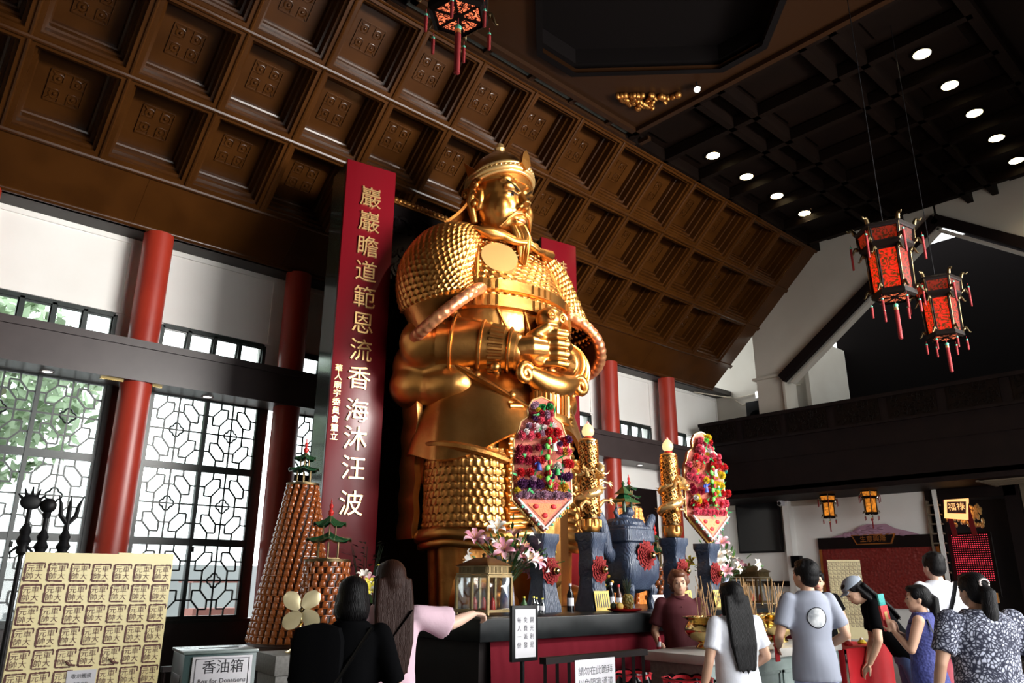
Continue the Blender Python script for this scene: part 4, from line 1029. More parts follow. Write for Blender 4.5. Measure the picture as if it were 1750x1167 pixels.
# bottles, plate of fruit, small bouquet
def bottle(x, y, z, h, r, m1, m2, lb, g):
    t = thing('bottle', lb, 'bottle', (x, y, z), group=g)
    MB().lathe([(r, 0), (r, h*.6), (r*.4, h*.78), (r*.36, h*.92)], 14).build('bottle_body', m1, t); MB().lathe([(r*.45, h*.9), (r*.45, h)], 12).build('cap', m2, t)
    MB().lathe([(r*1.02, h*.2), (r*1.02, h*.48)], 14, caps=False).build('bottle_label', 'paper_white' if m1 != 'leaf_green' else 'flower_lime', t)
g = 'small bottles by the nearest lily vase'
bottle(4.94, 5.28, AZ, .15, .028, 'leaf_green', 'flower_yellow', 'small green bottle leftmost of the row beside the lantern case', g)
for i in range(3): bottle(5.05+i*.055, 5.27+.02*(i % 2), AZ, .15-.008*i, .024, 'clear_glass', 'petal_yellow', ['small clear bottle next to the green one', 'small clear bottle in the middle of the clear three', 'small clear bottle touching the blue vase foot'][i], g)
bottle(5.72, 5.45, AZ, .26, .035, 'black_gloss', 'paper_white', 'dark wine bottle between the two left blue vases', 'wine bottles on the altar')
bottle(6.30, 5.42, AZ, .27, .034, 'black_gloss', 'paper_white', 'dark bottle with white label right of the left dragon candle vase', 'wine bottles on the altar')
bottle(6.37, 5.38, AZ, .25, .034, 'amber_body', 'roof_red', 'brown bottle beside the fruit plate', 'wine bottles on the altar')
t = thing('incense_stand', 'small gilt stand between the two left blue vases', 'stand', (5.80, 5.75, AZ)); MB().lathe([(.06, 0), (.02, .03), (.018, .2), (.07, .25), (.08, .28), (.06, .28)], 16).build('stand_body', 'gold_dull', t); MB().ball((0, 0, .31), .05, .05, .03).build('cup', 'brass', t)
t = thing('fruit_plate', 'red plate on the altar edge below the incense burner', 'plate', (6.02, 5.02, AZ)); MB().lathe([(.10, 0), (.16, .018), (.17, .03), (.15, .024), (.09, .012)], 28).build('dish', 'roof_red', t)
mat('pineapple', (.26, .17, .03), .6, bump='voronoi', bs=45, bstr=1, bd=.02, var=(.12, .12, .03), vs=20); mat('orange_fruit', (.70, .32, .03), .5); mat('pear', (.62, .42, .10), .5)
t = thing('pineapple', 'pineapple standing on the red plate', 'fruit', (6.10, 5.04, AZ+.015)); MB().lathe([(.03, 0), (.055, .03), (.06, .08), (.05, .13), (.025, .15)], 18).build('fruit_body', 'pineapple', t); m = MB()
for i in range(18): a = i*2.4; m.tube([(.01*math.cos(a), .01*math.sin(a), .145), (.03*math.cos(a), .03*math.sin(a), .19+.004*i), (.05*math.cos(a), .05*math.sin(a), .21+.006*i)], [.008, .006, .001], 5)
m.build('crown', 'leaf_dark', t)
for i, (x, y, r, mm, lb) in enumerate(((5.93, 5.0, .036, 'pear', 'pale pear at the front of the red plate'), (5.97, 5.08, .036, 'orange_fruit', 'orange at the back of the red plate'), (5.92, 5.07, .034, 'leaf_dark', 'dark green fruit at the left of the red plate'))):
    t = thing('fruit', lb, 'fruit', (x, y, AZ+.018), group='fruit on the red plate'); MB().ball((0, 0, r), r).build('flesh', mm, t); MB().rod((0, 0, 2*r-.003), (.004, 0, 2*r+.012), .003).build('stem', 'leaf_dark', t)
t = thing('dried_bouquet', 'small bouquet in a brown jar between the candle vase and the incense burner', 'flowers', (6.42, 5.70, AZ)); MB().lathe([(.04, 0), (.07, .06), (.06, .14), (.04, .17)], 18).build('jar', 'amber_body', t); m = MB(); n2 = MB(); rnd = random.Random(5)
for i in range(30):
    d = Vector((rnd.uniform(-1, 1), rnd.uniform(-1, 1), rnd.uniform(.6, 2))).normalized()*rnd.uniform(.1, .22); m.tube([(0, 0, .15), Vector((0, 0, .15))+d], .003, 4); n2.ball(Vector((0, 0, .15))+d, .018, nu=8, nv=5)
m.build('stems', 'leaf_green', t); n2.build('blossoms', 'flower_gold', t)
# ================================================================== left side: lamp towers, windmill fan, donation box, seal board, polearms
def niche(r=.03):
    m = MB(); m.loft([[(-.034, 0, -.004), (.034, 0, -.004), (.034, -.012, 0), (-.034, -.012, 0)], [(-.034, 0, .004), (.034, 0, .004), (.034, -.012, .004), (-.034, -.012, .004)]])
    arch = [(-.028, 0)]+[(.028*math.cos(rad(a)), .036+.03*math.sin(rad(a))) for a in range(180, -1, -30)]+[(.028, 0)]
    rings = []
    for d, k in ((0, 1), (-.014, .96), (-.022, .7), (-.024, .3)): rings.append([(x*k, d, .004+(z-.03)*k+.03) for x, z in arch])
    m.loft(rings, True); return m
NICHE = niche().build('niche_lamp', 'amber', ang=60)
NICHE_DATA = NICHE.data
def tower(x, y, z0, lb, h, r0, r1, rows, roof, group, lit=False, nparts=100, rfz=.34):
    t = thing('lamp_tower', lb, 'lamp tower', (x, y, z0), 0, group)
    if z0 > .77: MB().lathe([(r0+.07, -.06), (r0+.07, 0), (r0+.02, 0)], 40).build('base_ring', 'wood_black', t)
    MB().lathe([(r0+.03, 0), (r0+.03, .03), (r0-.01, .03), (r1-.008, h), (r1+.02, h), (r1+.02, h+.02), (r1-.02, h+.02)], 48).build('tower_core', 'amber_body', t)
    MB().lathe([(r1+.022, h-.005), (r1+.025, h+.02), (r1+.0, h+.024)], 48).build('top_rim', 'brass_dull', t)
    todo = []; view = math.atan2(-y, -x)
    for j in range(rows):
        f = (j+.4)/rows; z = .035+f*(h-.05); r = r0+(r1-r0)*f; n = max(8, int(2*PI*r/.078))
        for i in range(n):
            a = 2*PI*(i+.5*(j % 2))/n; d = (a-view+PI) % (2*PI)-PI; todo.append((abs(d)+f*.25, a, z, r))
    todo.sort(); slope = math.atan2(r0-r1, h)
    mats = []
    for q, a, z, r in todo: mats.append(TR(r*math.cos(a), r*math.sin(a), z)@RZ(a+PI/2)@RX(-slope))
    for M in mats[:nparts]:
        o = bpy.data.objects.new('niche_lamp', NICHE_DATA); COL.objects.link(o); o.parent = t; o.matrix_local = M
    m = MB(); nv = [v.co.copy() for v in NICHE_DATA.vertices]; nf = [tuple(p.vertices) for p in NICHE_DATA.polygons]
    for M in mats[nparts:]: m.add(nv, nf, M)
    m.build('niche_lamps', 'amber_light' if lit else 'amber', t, 60, kind='stuff')
    zb = h+.02; s = roof
    m = MB()
    for k in range(6): a = k*PI/3; m.rod((s*.5*math.cos(a), s*.5*math.sin(a), zb), (s*.5*math.cos(a), s*.5*math.sin(a), zb+rfz*.42), .010)
    m.lathe([(s*.62, zb), (s*.62, zb+.015)], 6); m.build('roof_posts', 'brass_dull', t, 30)
    def tier(r, z, hh, nm):
        m = MB()
        def f(u, v):
            a = 2*PI*u; c = abs(math.cos(3*a)); k = r*(1-v)**1.35*(1+.10*c**4*(1-v)) + .02*r
            return Vector((k*math.cos(a), k*math.sin(a), z+hh*v+.10*hh*c**6*(1-v)**3*3))
        m.grid(f, 72, 9, wrap=True); m.build(nm, 'roof_green', t, 60, solid=.008)
    tier(s, zb+rfz*.42, rfz*.26, 'lower_roof'); m = MB()
    for k in range(6): a = k*PI/3; m.rod((s*.32*math.cos(a), s*.32*math.sin(a), zb+rfz*.5), (s*.32*math.cos(a), s*.32*math.sin(a), zb+rfz*.82), .008)
    m.build('upper_posts', 'brass_dull', t); tier(s*.72, zb+rfz*.80, rfz*.30, 'upper_roof')
    z = zb+rfz*1.08
    MB().lathe([(.012, z-.02), (.03, z+.02), (.03, z+.035), (.012, z+.06), (.022, z+.085), (.02, z+.10), (.006, z+.12), (.010, z+.135), (.002, z+.17)], 14).build('finial', 'roof_red', t)
tower(4.23, 8.30, .80, 'tall tapering tower of amber lamp niches with a green pagoda roof', 1.76, .46, .165, 25, .17, 'amber lamp towers', False)
tower(3.94, 7.08, .74, 'short tower of amber lamp niches with a bright green pagoda roof, beside the tall one', .94, .235, .205, 14, .22, 'amber lamp towers', False, 100, .40)
tower(9.20, 7.05, .74, 'small tower of lit lamp niches glimpsed behind the incense burner', .96, .255, .225, 14, .24, 'amber lamp towers', True, 60, .40)
tower(9.95, 8.1, .80, 'tall tower of lamp niches mostly hidden behind the right dragon candle', 1.84, .50, .17, 25, .17, 'amber lamp towers', True, 40)
bpy.data.objects.remove(NICHE)
for x, y, w, d, h, lb in ((4.05, 7.72, 1.1, 1.7, .74, 'dark table under the left lamp towers'), (9.95, 7.65, 1.3, 1.9, .74, 'dark table under the right lamp towers')):
    t = thing('tower_table', lb, 'table', (x, y, 0)); MB().span(-w/2, w/2, -d/2, d/2, h-.06, h).build('table_top', 'stone_black', t, bevel=.006); MB().span(-w/2+.05, w/2-.05, -d/2+.05, d/2-.05, 0, h-.06).build('table_base', 'wood_black', t)
# granite plinth with the brass windmill fan
t = thing('granite_plinth', 'grey granite plinth under the brass windmill fan', 'plinth', (3.26, 6.27, 0), rad(-8))
MB().span(-.25, .25, -.25, .25, .78, .93).build('cap', 'granite', t, bevel=.006); MB().span(-.235, .235, -.235, .235, 0, .78).build('shaft', 'granite', t, bevel=.006)
t = thing('windmill_fan', 'brass windmill fan with four petal blades on a flared foot', 'windmill', (3.26, 6.23, .93), rad(-30))
MB().lathe([(.11, 0), (.11, .008), (.08, .02), (.04, .05), (.018, .09), (.014, .11), (.03, .125), (.03, .135), (.014, .15), (.010, .21), (.022, .225), (.010, .24), (.010, .33)], 28).build('foot', 'brass', t)
hz = .335
MB().lathe([(.022, -.05), (.022, .0), (.014, .02), (.004, .028)], 16, T=TR(0, 0, hz)@RX(rad(90))).build('hub', 'brass_dull', t)
mat('fan_brass', (.72, .62, .38), .3, metal=.55, var=(.66, .56, .33), vs=8)
for k in range(4):
    a = rad(38+90*k)
    def bl(u, v):
        r = .02+.17*v; w = .012+.056*math.sin(PI*min(1, .10+.86*v)**1.25)**.8 if v < .99 else .02
        x = (u-.5)*2*w-.012*v; return Vector((r, -.03-.018*(u-.5)-.012*math.sin(PI*u)*.5, x))
    MB(TR(0, 0, hz)@RY(a)).grid(bl, 12, 18).build('blade', 'fan_brass', t, 60, solid=.005)
# donation box
t = thing('donation_box', 'dark green box with a white sign, slot in its lid, by the seal board', 'donation box', (1.99, 5.33, 0), rad(-10))
BW, BD, BH = .46, .40, 1.06
MB().span(0, BW, 0, BD, .0, BH-.02).build('box_body', 'teal_slab', t, bevel=.006)
MB().span(-.01, BW+.01, -.01, BD+.01, BH-.02, BH).build('lid', 'marble_green', t, bevel=.005)
MB().span(.12, .38, .18, .20, BH, BH+.003).build('slot', 'black', t)
for r0 in range(3): MB().span(-.004, .0, .06, BD-.06, .30+.22*r0, .47+.22*r0).build('side_panel', 'frame_metal', t, bevel=.003)
sg = MB().span(.05, BW-.03, -.012, -.002, .60, 1.025).build('sign_plate', 'paper_white', t, bevel=.003)
F1 = lambda x, y, z: frame((1, 0, 0), (0, 0, 1), (x, y, z))
MB(F1(.245, -.014, .955)).text('香油箱', .088).build('sign_text', 'ink', sg); MB(F1(.245, -.014, .875)).text('Box for Donations', .040).build('sign_text', 'ink', sg); MB(F1(.245, -.014, .815)).text('華人廟宇委員會謹謝', .038).build('sign_text', 'ink', sg)
m = MB()
for a, b, c, d in ((.07, .41, 1.008, 1.011), (.07, .41, .62, .623), (.07, .073, .62, 1.011), (.407, .41, .62, 1.011)): m.span(a, b, -.0145, -.012, c, d)
m.build('sign_border', 'ink_grey', sg)
# board of printed seals
def seal_board(x, y, rz, lb, w, h, z1, cols, rows, note, grp):
    t = thing('seal_board', lb, 'notice board', (x, y, 0), rz, grp)
    b = MB().span(0, w, 0, .02, z1-h, z1).build('panel', 'paper_cream', t)
    m = MB(); rnd = random.Random(2); px = w/cols; k = px/.114
    for i in range(cols):
        for j in range(rows):
            if note and i == 3 and j == 5: continue
            cx, cz = px*(i+.5), z1-.06*k-px*(j+.5)+.01; a = .040*k
            for ch, dx, dz in (('車', .020, .018), ('大', .022, -.022), ('元', -.021, .018), ('帥', -.021, -.022)):
                m.add(*glyphs(ch, .040*k), T=F1(cx+dx*k, -.0015, cz+dz*k))
            def stroke(x0, z0, x1, z1_, wd):
                wd *= 1.45
                n = 9
                for q in range(n):
                    f0, f1 = q/n, (q+1)/n; ww = wd*rnd.uniform(.6, 1.2)*k
                    m.bar((cx+(x0+(x1-x0)*f0)*k, -.001, cz+(z0+(z1_-z0)*f0)*k), (cx+(x0+(x1-x0)*f1)*k, -.001, cz+(z0+(z1_-z0)*f1)*k), ww, .0015, (0, 1, 0))
            stroke(-.047, -.045, -.046, .045, .008); stroke(-.047, .046, .047, .047, .007); stroke(-.047, -.046, .030, -.047, .006); stroke(.047, .047, .046, .022, .005)
    m.build('printed_seals', 'stamp_ink', b)
    if note:
        nt = MB(F1(px*3.5-.02, -.003, z1-.06-px*5.45)).box(0, 0, 0, .15, .105, .002).build('taped_note', 'paper_white', t)
        MB(F1(px*3.5-.02, -.0055, z1-.06-px*5.45+.02)).text('敬勿觸摸', .026).build('note_text', 'ink_grey', nt); MB(F1(px*3.5-.02, -.0055, z1-.06-px*5.45-.02)).text('多謝合作', .02).build('note_text', 'ink_grey', nt)
        for q in (.33, .8): MB().tube([(q*w*.6+.13, -.006, z1-.58), (q*w*.6+.15, -.006, z1-.60), (q*w*.6+.18, -.006, z1-.605)], .006, 5).build('tape_tab', 'stamp_ink', t)
        MB().span(w*.6, w, -.001, .021, z1, z1+.008).build('top_strip', 'paper_cream', t)
    for q in (.12, w-.12): MB().bar((q, .04, 0), (q, .04, z1-.3), .03, .03).build('leg', 'wood_black', t)
    MB().span(.05, w-.05, -.05, .25, 0, .03).build('foot', 'wood_black', t)
bp = at(45, 943, Y=5.06)
seal_board(bp.x, 5.06, 0, 'big cream board printed with rows of brown seals, at the left edge of the photo', .80, 1.15, bp.z, 7, 9, True, 'cream seal boards')
# ceremonial polearms in a rack
tr = thing('weapon_rack', 'dark stand holding three ceremonial polearms by the left window', 'rack', (1.62, 6.55, 0))
MB().span(-.55, .55, -.08, .08, .55, .62).build('rail', 'wood_black', tr)
for q in (-.5, .5): MB().span(q-.04, q+.04, -.2, .2, 0, .62).build('leg', 'wood_black', tr)
MB().span(-.6, .6, -.16, .16, 0, .05).build('foot', 'wood_black', tr)
def pole(px, py, kind, lb):
    p = at(px, py, Y=6.47); t = thing('polearm', lb, 'polearm', (p.x, 6.47, .05), 0, 'ceremonial polearms in the rack'); h = p.z-.05
    MB().rod((0, 0, 0), (0, 0, h-.1), .016).build('shaft', 'black', t); m = MB(); m.lathe([(.016, h-.42), (.04, h-.40), (.03, h-.36), (.05, h-.32), (.03, h-.28), (.04, h-.25), (.016, h-.2)], 14)
    for s in (-1, 1): m.tube([(s*.03, 0, h-.36), (s*.07, 0, h-.40), (s*.06, 0, h-.45)], [.012, .009, .003], 6)
    m.build('collar', 'black', t)
    m = MB()
    if kind == 'ball': m.ball((0, 0, h-.03), .055); m.lathe([(.02, h-.12), (.03, h-.09), (.02, h-.07)], 12)
    elif kind == 'hand':
        m.ball((0, 0, h-.05), .07, .02, .055)
        for q in range(5): a = rad(150-30*q); m.tube([(.06*math.cos(a), 0, h-.05+.04*math.sin(a)), (.10*math.cos(a), 0, h-.05+.11*math.sin(a))], [.014, .005], 6)
    else:
        m.tube([(0, 0, h-.2), (0, 0, h-.05), (0, 0, h+.05)], [.02, .018, .002], 8)
        for s in (-1, 1): m.tube([(0, 0, h-.16), (s*.05, 0, h-.1), (s*.06, 0, h-.02), (s*.085, 0, h+.05)], [.018, .018, .014, .002], 8)
    m.build('head', 'black', t)
pole(55, 846, 'hand', 'dark polearm tipped with an open hand, leftmost in the rack'); pole(84, 857, 'ball', 'dark polearm tipped with a round ball'); pole(121, 858, 'fork', 'dark polearm tipped with a three pronged fork')
# railings, signs, bins
def barrier(x, y, w, h, lb, rz=0):
    t = thing('railing', lb, 'railing', (x, y, 0), rz, 'black metal railings'); MB().span(0, w, -.03, .03, h-.04, h).build('top_rail', 'wood_black', t); MB().span(0, w, -.015, .015, .12, .15).build('bottom_rail', 'wood_black', t)
    n = max(2, int(w/.11))
    for i in range(n+1): MB().bar((.02+i*(w-.04)/n, 0, .0 if i in (0, n) else .12), (.02+i*(w-.04)/n, 0, h-.03), .022, .022).build('baluster', 'wood_black', t)
    return t
t = barrier(3.70, 3.78, 1.04, 1.03, 'black metal railing in front of the altar with a white paper sign')
s_ = MB().span(.26, .66, -.04, -.034, .70, 1.0).build('paper_sign', 'paper_white', t)
MB(F1(.46, -.041, .925)).text('請勿在此跪拜', .058).build('sign_text', 'ink_grey', s_); MB(F1(.46, -.041, .85)).text('以免阻塞通道', .058).build('sign_text', 'ink_grey', s_)
barrier(2.35, 6.75, 1.0, .84, 'black metal railing behind the donation box')
t = thing('sign_stand', 'black pole stand holding a framed white notice before the altar', 'sign', (3.93, 4.22, 0))
MB().lathe([(.16, 0), (.16, .02), (.02, .04), (.016, .06), (.016, .98)], 20).build('pole', 'black', t); MB().span(-.125, .125, -.03, 0, .965, 1.335).build('frame', 'black', t, bevel=.004)
pg = MB().span(-.098, .098, -.034, -.03, .99, 1.31).build('notice', 'paper_white', t)
for i, c in enumerate(('開光利是', '免費派發', '每人一份')):
    for j, ch in enumerate(c): MB(F1(.062-.062*i, -.036, 1.235-.055*j)).text(ch, .042).build('notice_text', 'ink_grey', pg)
def bin_(x, y, lb):
    t = thing('waste_bin', lb, 'bin', (x, y, 0), group='red bins behind the railing'); MB().lathe([(.13, 0), (.175, .84), (.185, .85), (.165, .85), (.125, .02)], 32).build('bin_body', 'red_pink', t)
    m = MB().grid(lambda u, v: Vector(((.192-.03*v*v+.006*math.sin(u*70))*math.cos(2*PI*u), (.192-.03*v*v+.006*math.sin(u*50))*math.sin(2*PI*u), .72+.14*v-.08*abs(math.sin(u*5))*(1-v)+.006*math.sin(u*60))), 90, 8, wrap=True); m.build('bin_liner', 'black_gloss', t, 60)
bin_(4.86, 3.50, 'red bin with a black liner at the near corner of the incense table'); bin_(4.78, 3.98, 'red bin half hidden behind the railing, next to the altar')
t = thing('potted_plant', 'dark leafy plant standing before the left couplet board', 'plant', (5.02, 8.10, .0)); MB().lathe([(.12, 0), (.17, .9), (.18, .92), (.15, .92)], 24).build('pot', 'wood_black', t); m = MB(); rnd = random.Random(12); st = MB()
for i in range(90):
    a = rnd.uniform(0, 6.3); e = rnd.uniform(0, .28); z = rnd.uniform(1.0, 1.95); p = Vector((e*math.cos(a), e*math.sin(a), z)); d = Vector((math.cos(a), math.sin(a), .4)).normalized(); s2 = d.cross((0, 0, 1)).normalized()*.022
    m.loft([[p-s2*.2, p+s2*.2], [p+d*.06-s2, p+d*.06+s2], [p+d*.13-s2*.1-Vector((0, 0, .02)), p+d*.13+s2*.1-Vector((0, 0, .02))]], False, False)
for i in range(7): st.tube([(0, 0, .9), (.1*math.cos(i), .1*math.sin(i), 1.5), (.2*math.cos(i), .2*math.sin(i), 1.9)], [.01, .008, .003], 5)
m.build('leaves', 'leaf_dark', t, 180); st.build('stems', 'leaf_dark', t)
t = thing('flower_bunch', 'small bunch of pink and yellow flowers beside the short lamp tower', 'flowers', (4.33, 6.80, .0)); MB().lathe([(.16, 0), (.16, .74)], 20).build('pedestal', 'wood_black', t); MB(TR(0, 0, .74)).lathe([(.05, 0), (.08, .1), (.06, .5), (.08, .55)], 18).build('vase', 'wood_black', t); rnd = random.Random(6); st = MB()
for i in range(16):
    d = Vector((rnd.uniform(-1, 1), rnd.uniform(-1, .5), rnd.uniform(.4, 1.3))).normalized()*rnd.uniform(.14, .30); p = Vector((0, 0, 1.29))+d; st.tube([(0, 0, 1.24), p], .004, 4)
    f = flower_lily(0).build('blossom', ('petal_pink', 'petal_yellow', 'petal_white')[i % 3], t, 180); f.matrix_local = TR(*p)@rot_to(d+Vector((0, -.2, 0)))@Matrix.Scale(.8, 4)
st.build('stems', 'leaf_green', t)
# ================================================================== lanterns, ceiling lights, east end
def lantern_mesh(t, sc, lit, below):
    T = Matrix.Scale(sc, 4)
    def hexa(r, z, k=6): return [(r*math.cos(PI/3*i+PI/6), r*math.sin(PI/3*i+PI/6), z) for i in range(k)]
    def tier(r0, r1, z0, z1, nm, mt, fw):
        a, b = hexa(r0, z0), hexa(r1, z1)
        m = MB(T)
        for i in range(6):
            j = (i+1) % 6
            m.bar(a[i], b[i], fw, fw); m.bar(a[i], a[j], fw, fw); m.bar(b[i], b[j], fw, fw)
        fr = m.build(nm+'_frame', 'wood_black', t)
        for i in range(6):
            j = (i+1) % 6; A, B, C_, D = (Vector(q) for q in (a[i], a[j], b[j], b[i])); c = (A+B+C_+D)/4
            q = [c+(v-c)*.94 for v in (A, B, C_, D)]
            MB(T).add(q, [(0, 1, 2, 3)]).build(nm+'_pane', mt, t, solid=.006)
    tier(.20, .21, .12, .62, 'lower', 'lantern_silk' if lit else 'lantern_orange', .034)
    tier(.27, .29, .68, .86, 'upper', 'lantern_silk_dim' if lit else 'lantern_orange', .032)
    MB(T).loft([hexa(.24, .62), hexa(.29, .66), hexa(.29, .68), hexa(.2, .69)]).build('middle_cornice', 'lacquer_dark', t, 30)
    MB(T).loft([hexa(.30, .86), hexa(.33, .89), hexa(.24, .93), hexa(.05, .98)]).build('canopy', 'lacquer_dark', t, 30)
    MB(T).loft([hexa(.20, .05), hexa(.235, .07), hexa(.235, .12), hexa(.21, .12)], False).build('base_rim', 'lacquer_dark', t, 30)
    for i in range(6):
        a = PI/3*i+PI/6; c, s = math.cos(a), math.sin(a); m = MB(T)
        m.tube([(c*.225, s*.225, .12), (c*.235, s*.235, .60), (c*.30, s*.30, .70), (c*.31, s*.31, .92)], .006, 6)
        for q, (r, z) in enumerate(((.31, .90), (.30, .70), (.235, .60), (.23, .15))):
            m.tube([(c*(r+.014*k), s*(r+.014*k), z+.035*math.sin(k*.9)+.016*k*(1 if q == 0 else -.2)) for k in range(7)], [.024-.003*k for k in range(7)], 7)
        m.build('corner_carving', 'brass_dull', t, 60)
    for i in range(6):
        a = PI/3*i+PI/6; c, s = math.cos(a), math.sin(a)
        for r, z, L in ((.375, .80, .26), (.245, .05, .12)):
            m = MB(T); m.tube([(c*r, s*r, z), (c*r, s*r, z-.05)], .003, 4); m.lathe([(.012, -.06), (.014, -.07), (.012, -.07-L), (.004, -.075-L)], 8, (c*r, s*r, z)); ts = m.build('tassel', 'tassel', t)
            MB(T).ball((c*r, s*r, z-.05), .014, nu=8, nv=6).build('jade_bead', 'jade', ts)
    m = MB(T); m.lathe([(.02, -.08), (.024, -.10), (.022, -.42), (.004, -.43)], 12); m.rod((0, 0, .06), (0, 0, -.04), .004, n=5); ts = m.build('long_tassel', 'tassel', t)
    MB(T).ball((0, 0, -.03), .026).build('jade_bead', 'jade', ts); MB(T).lathe([(.022, -.05), (.024, -.08)], 12).build('gold_cap', 'gold_leaf', ts)
    b = hexa(.195, .075); m = MB(T)
    for i in range(6): m.bar(b[i], (0, 0, .075), .022, .02); m.bar(b[i], b[(i+1) % 6], .024, .02)
    m.lathe([(.04, .06), (.04, .08)], 6); m.build('base_frame', 'wood_black', t)
    for i in range(6):
        A, B = Vector(b[i]), Vector(b[(i+1) % 6]); c = (A+B)/3; c.z = .075
        MB(T).add([c+(v-c)*.86 for v in (A, B, Vector((0, 0, .075)))], [(0, 1, 2)]).build('base_pane', 'lantern_base' if lit else 'light_soft', t, solid=.004)
    m = MB(T)
    for k in range(4): m.ball((.235*math.cos(-1.3)+.03*(k-1.5), .235*math.sin(-1.3)-.015, .655), .012, nu=8, nv=6)
    m.build('small_bulb', 'light_soft', t)
def lantern(x, y, zb, sc, ztop, lb, g, lit=True, rz=0.):
    t = thing('palace_lantern', lb, 'lantern', (x, y, zb), rz, g); lantern_mesh(t, sc, lit, True)
    MB().rod((0, 0, .95*sc), (0, 0, ztop-zb), .005, n=6).build('cord', 'black', t); return t
lp = at(783, 42, F=4.25)
lantern(lp.x, lp.y, lp.z, .92, 9.5, 'big hexagonal palace lantern seen from below at the top edge of the photo', 'big red palace lanterns', rz=.2)
lantern(8.60, 3.06, 4.50, 1.0, 9.62, 'big red palace lantern nearer the white gable wall, hanging higher', 'big red palace lanterns', rz=.35)
lantern(10.60, 3.22, 4.50, .95, 9.62, 'big red palace lantern farther right, hanging lower against the dark gallery', 'big red palace lanterns', rz=.35)
p = at(1418, 888, X=17.3); lantern(p.x, p.y, p.z, .62, 3.42, 'small amber palace lantern under the balcony, left of two', 'small lanterns under the balcony', False)
p = at(1490, 882, X=17.3); lantern(p.x, p.y, p.z, .62, 3.42, 'small amber palace lantern under the balcony, right of two', 'small lanterns under the balcony', False)
m = MB(); t = thing('lantern_tassel', 'red tassel end of a lantern hanging just above the frame at the top', 'tassel', (3.25, 3.55, 6.02)); MB().lathe([(.004, 0), (.02, .02), (.022, .3), (.008, .32)], 10).build('tassel', 'tassel', t); MB().rod((0, 0, .3), (0, 0, 3.4), .004, n=5).build('cord', 'black', t)
# downlights in the coffered middle of the ceiling
RW = ['first', 'second', 'third', 'fourth', 'fifth']
for row, y, xs in (('left', 6.95, [11.5+1.185*k for k in range(4)]), ('right', 3.08, [11.35+1.16*k for k in range(5)])):
    for k, x in enumerate(xs):
        t = thing('ceiling_downlight', '%s glowing downlight from the octagonal well in the %s row' % (RW[k], row), 'light', (x*1.0195, y*1.0195, FLAT_Z+.13), group='downlights of the %s ceiling row' % row)
        MB().lathe([(.15, 0), (.155, .05), (.14, .07), (.13, .012)], 24).build('housing', 'lacquer_dark', t); MB().lathe([(.13, .0), (.13, .02)], 20).build('bulb', 'light_warm', t)
        l = lamp('downlight_beam', 'SPOT', (x*1.0195, y*1.0195, FLAT_Z+.10), (x, y, 0), 60, (1, .78, .48), spot_size=rad(110), spot_blend=.8, shadow_soft_size=.1)
def spot(p, aim, lb):
    t = thing('spotlight', lb, 'light', p, group='spotlights on the statue'); d = (Vector(aim)-Vector(p)).normalized()
    M = rot_to(-d); MB(M).lathe([(.03, .13), (.055, .10), (.06, .02), (.06, -.01), (.05, -.01), (.045, .02)], 20).build('housing', 'black', t); MB(M).lathe([(.045, .012), (.045, .02)], 16).build('bulb', 'light_white', t); MB().rod((0, 0, .05), (0, 0, FLAT_Z+.04-p[2]), .012).build('bracket', 'black', t)
spot((9.40, 5.87, 9.20), (7.2, 5.0, 7.0), 'bright white spotlight beside the gilt ceiling corner carving'); spot((6.2, 1.62, 9.1), (6.9, 7.2, 6.0), 'spotlight over the entrance side of the hall, aimed at the statue')
m = MB(); rnd = random.Random(3)
t = thing('ceiling_carving', 'gilt cloud carving in the corner of the octagonal well', 'carving', (9.12, 6.66, FLAT_Z))
for k in range(60):
    a = rnd.random(); b = rnd.random()*(1-a); q = Vector((-.5+.75*a, .25-.75*b, 0)) if False else Vector((.30-.75*a, .30-.75*b, -.03))
    m.ball(q, rnd.uniform(.03, .075), rnd.uniform(.03, .07), .06, 10, 7)
m.build('cloud_scrolls', 'gold_dull', t)
# east end fittings
t = thing('exit_sign', 'small lit exit sign by the white gable pier', 'sign', (18.02, 10.02, 6.22)); MB().span(-.04, .04, -.22, .22, -.10, .10).build('sign_box', 'paper_white', t); MB().span(-.05, -.04, -.20, .20, -.08, .08).build('lit_face', 'light_soft', t)
mat('exit_green', (.02, .35, .12), .5); MB(frame((0, -1, 0), (0, 0, 1), (-.053, 0, 0))).text('出口 EXIT', .085).build('sign_text', 'exit_green', t)
t = thing('gallery_speaker', 'black loudspeaker on the gallery under the exit sign', 'speaker', (17.9, 10.1, 5.2)); MB().span(-.2, .2, -.28, .28, 0, .80).build('cabinet', 'black', t, bevel=.01); MB(TR(-.2, 0, .35)@RY(rad(-90))).lathe([(.2, 0), (.2, .01), (.05, -.01)], 24).build('grille', 'dark_cloth', t)
t = thing('tv_screen', 'large black screen on the white wall under the balcony', 'screen', (18.12, 10.55, 2.92)); MB().span(-.05, .03, -.62, .62, -.72, .62).build('screen_body', 'black', t, bevel=.01); MB().span(-.056, -.05, -.58, .58, -.67, .58).build('screen_glass', 'black_gloss', t)
p = at(1336, 860, X=17.9); t = thing('security_camera', 'small white security camera on the wall pier beside the black screen', 'camera', (17.9, p.y, p.z)); MB().span(-.12, .05, -.06, .06, -.06, .06).build('body', 'paper_white', t, bevel=.015); MB(TR(-.12, 0, -.01)@RY(rad(-90))).lathe([(.045, 0), (.045, .012), (.02, .016)], 16).build('lens', 'black', t)
p = at(1362, 960, X=17.9); t = thing('wall_speaker', 'small black speaker on the pier behind the man in grey', 'speaker', (17.92, p.y, p.z)); MB().span(-.1, .06, -.12, .12, -.14, .14).build('cabinet', 'black', t, bevel=.008); MB().span(-.108, -.1, -.1, .1, -.12, .12).build('grille', 'dark_cloth', t)
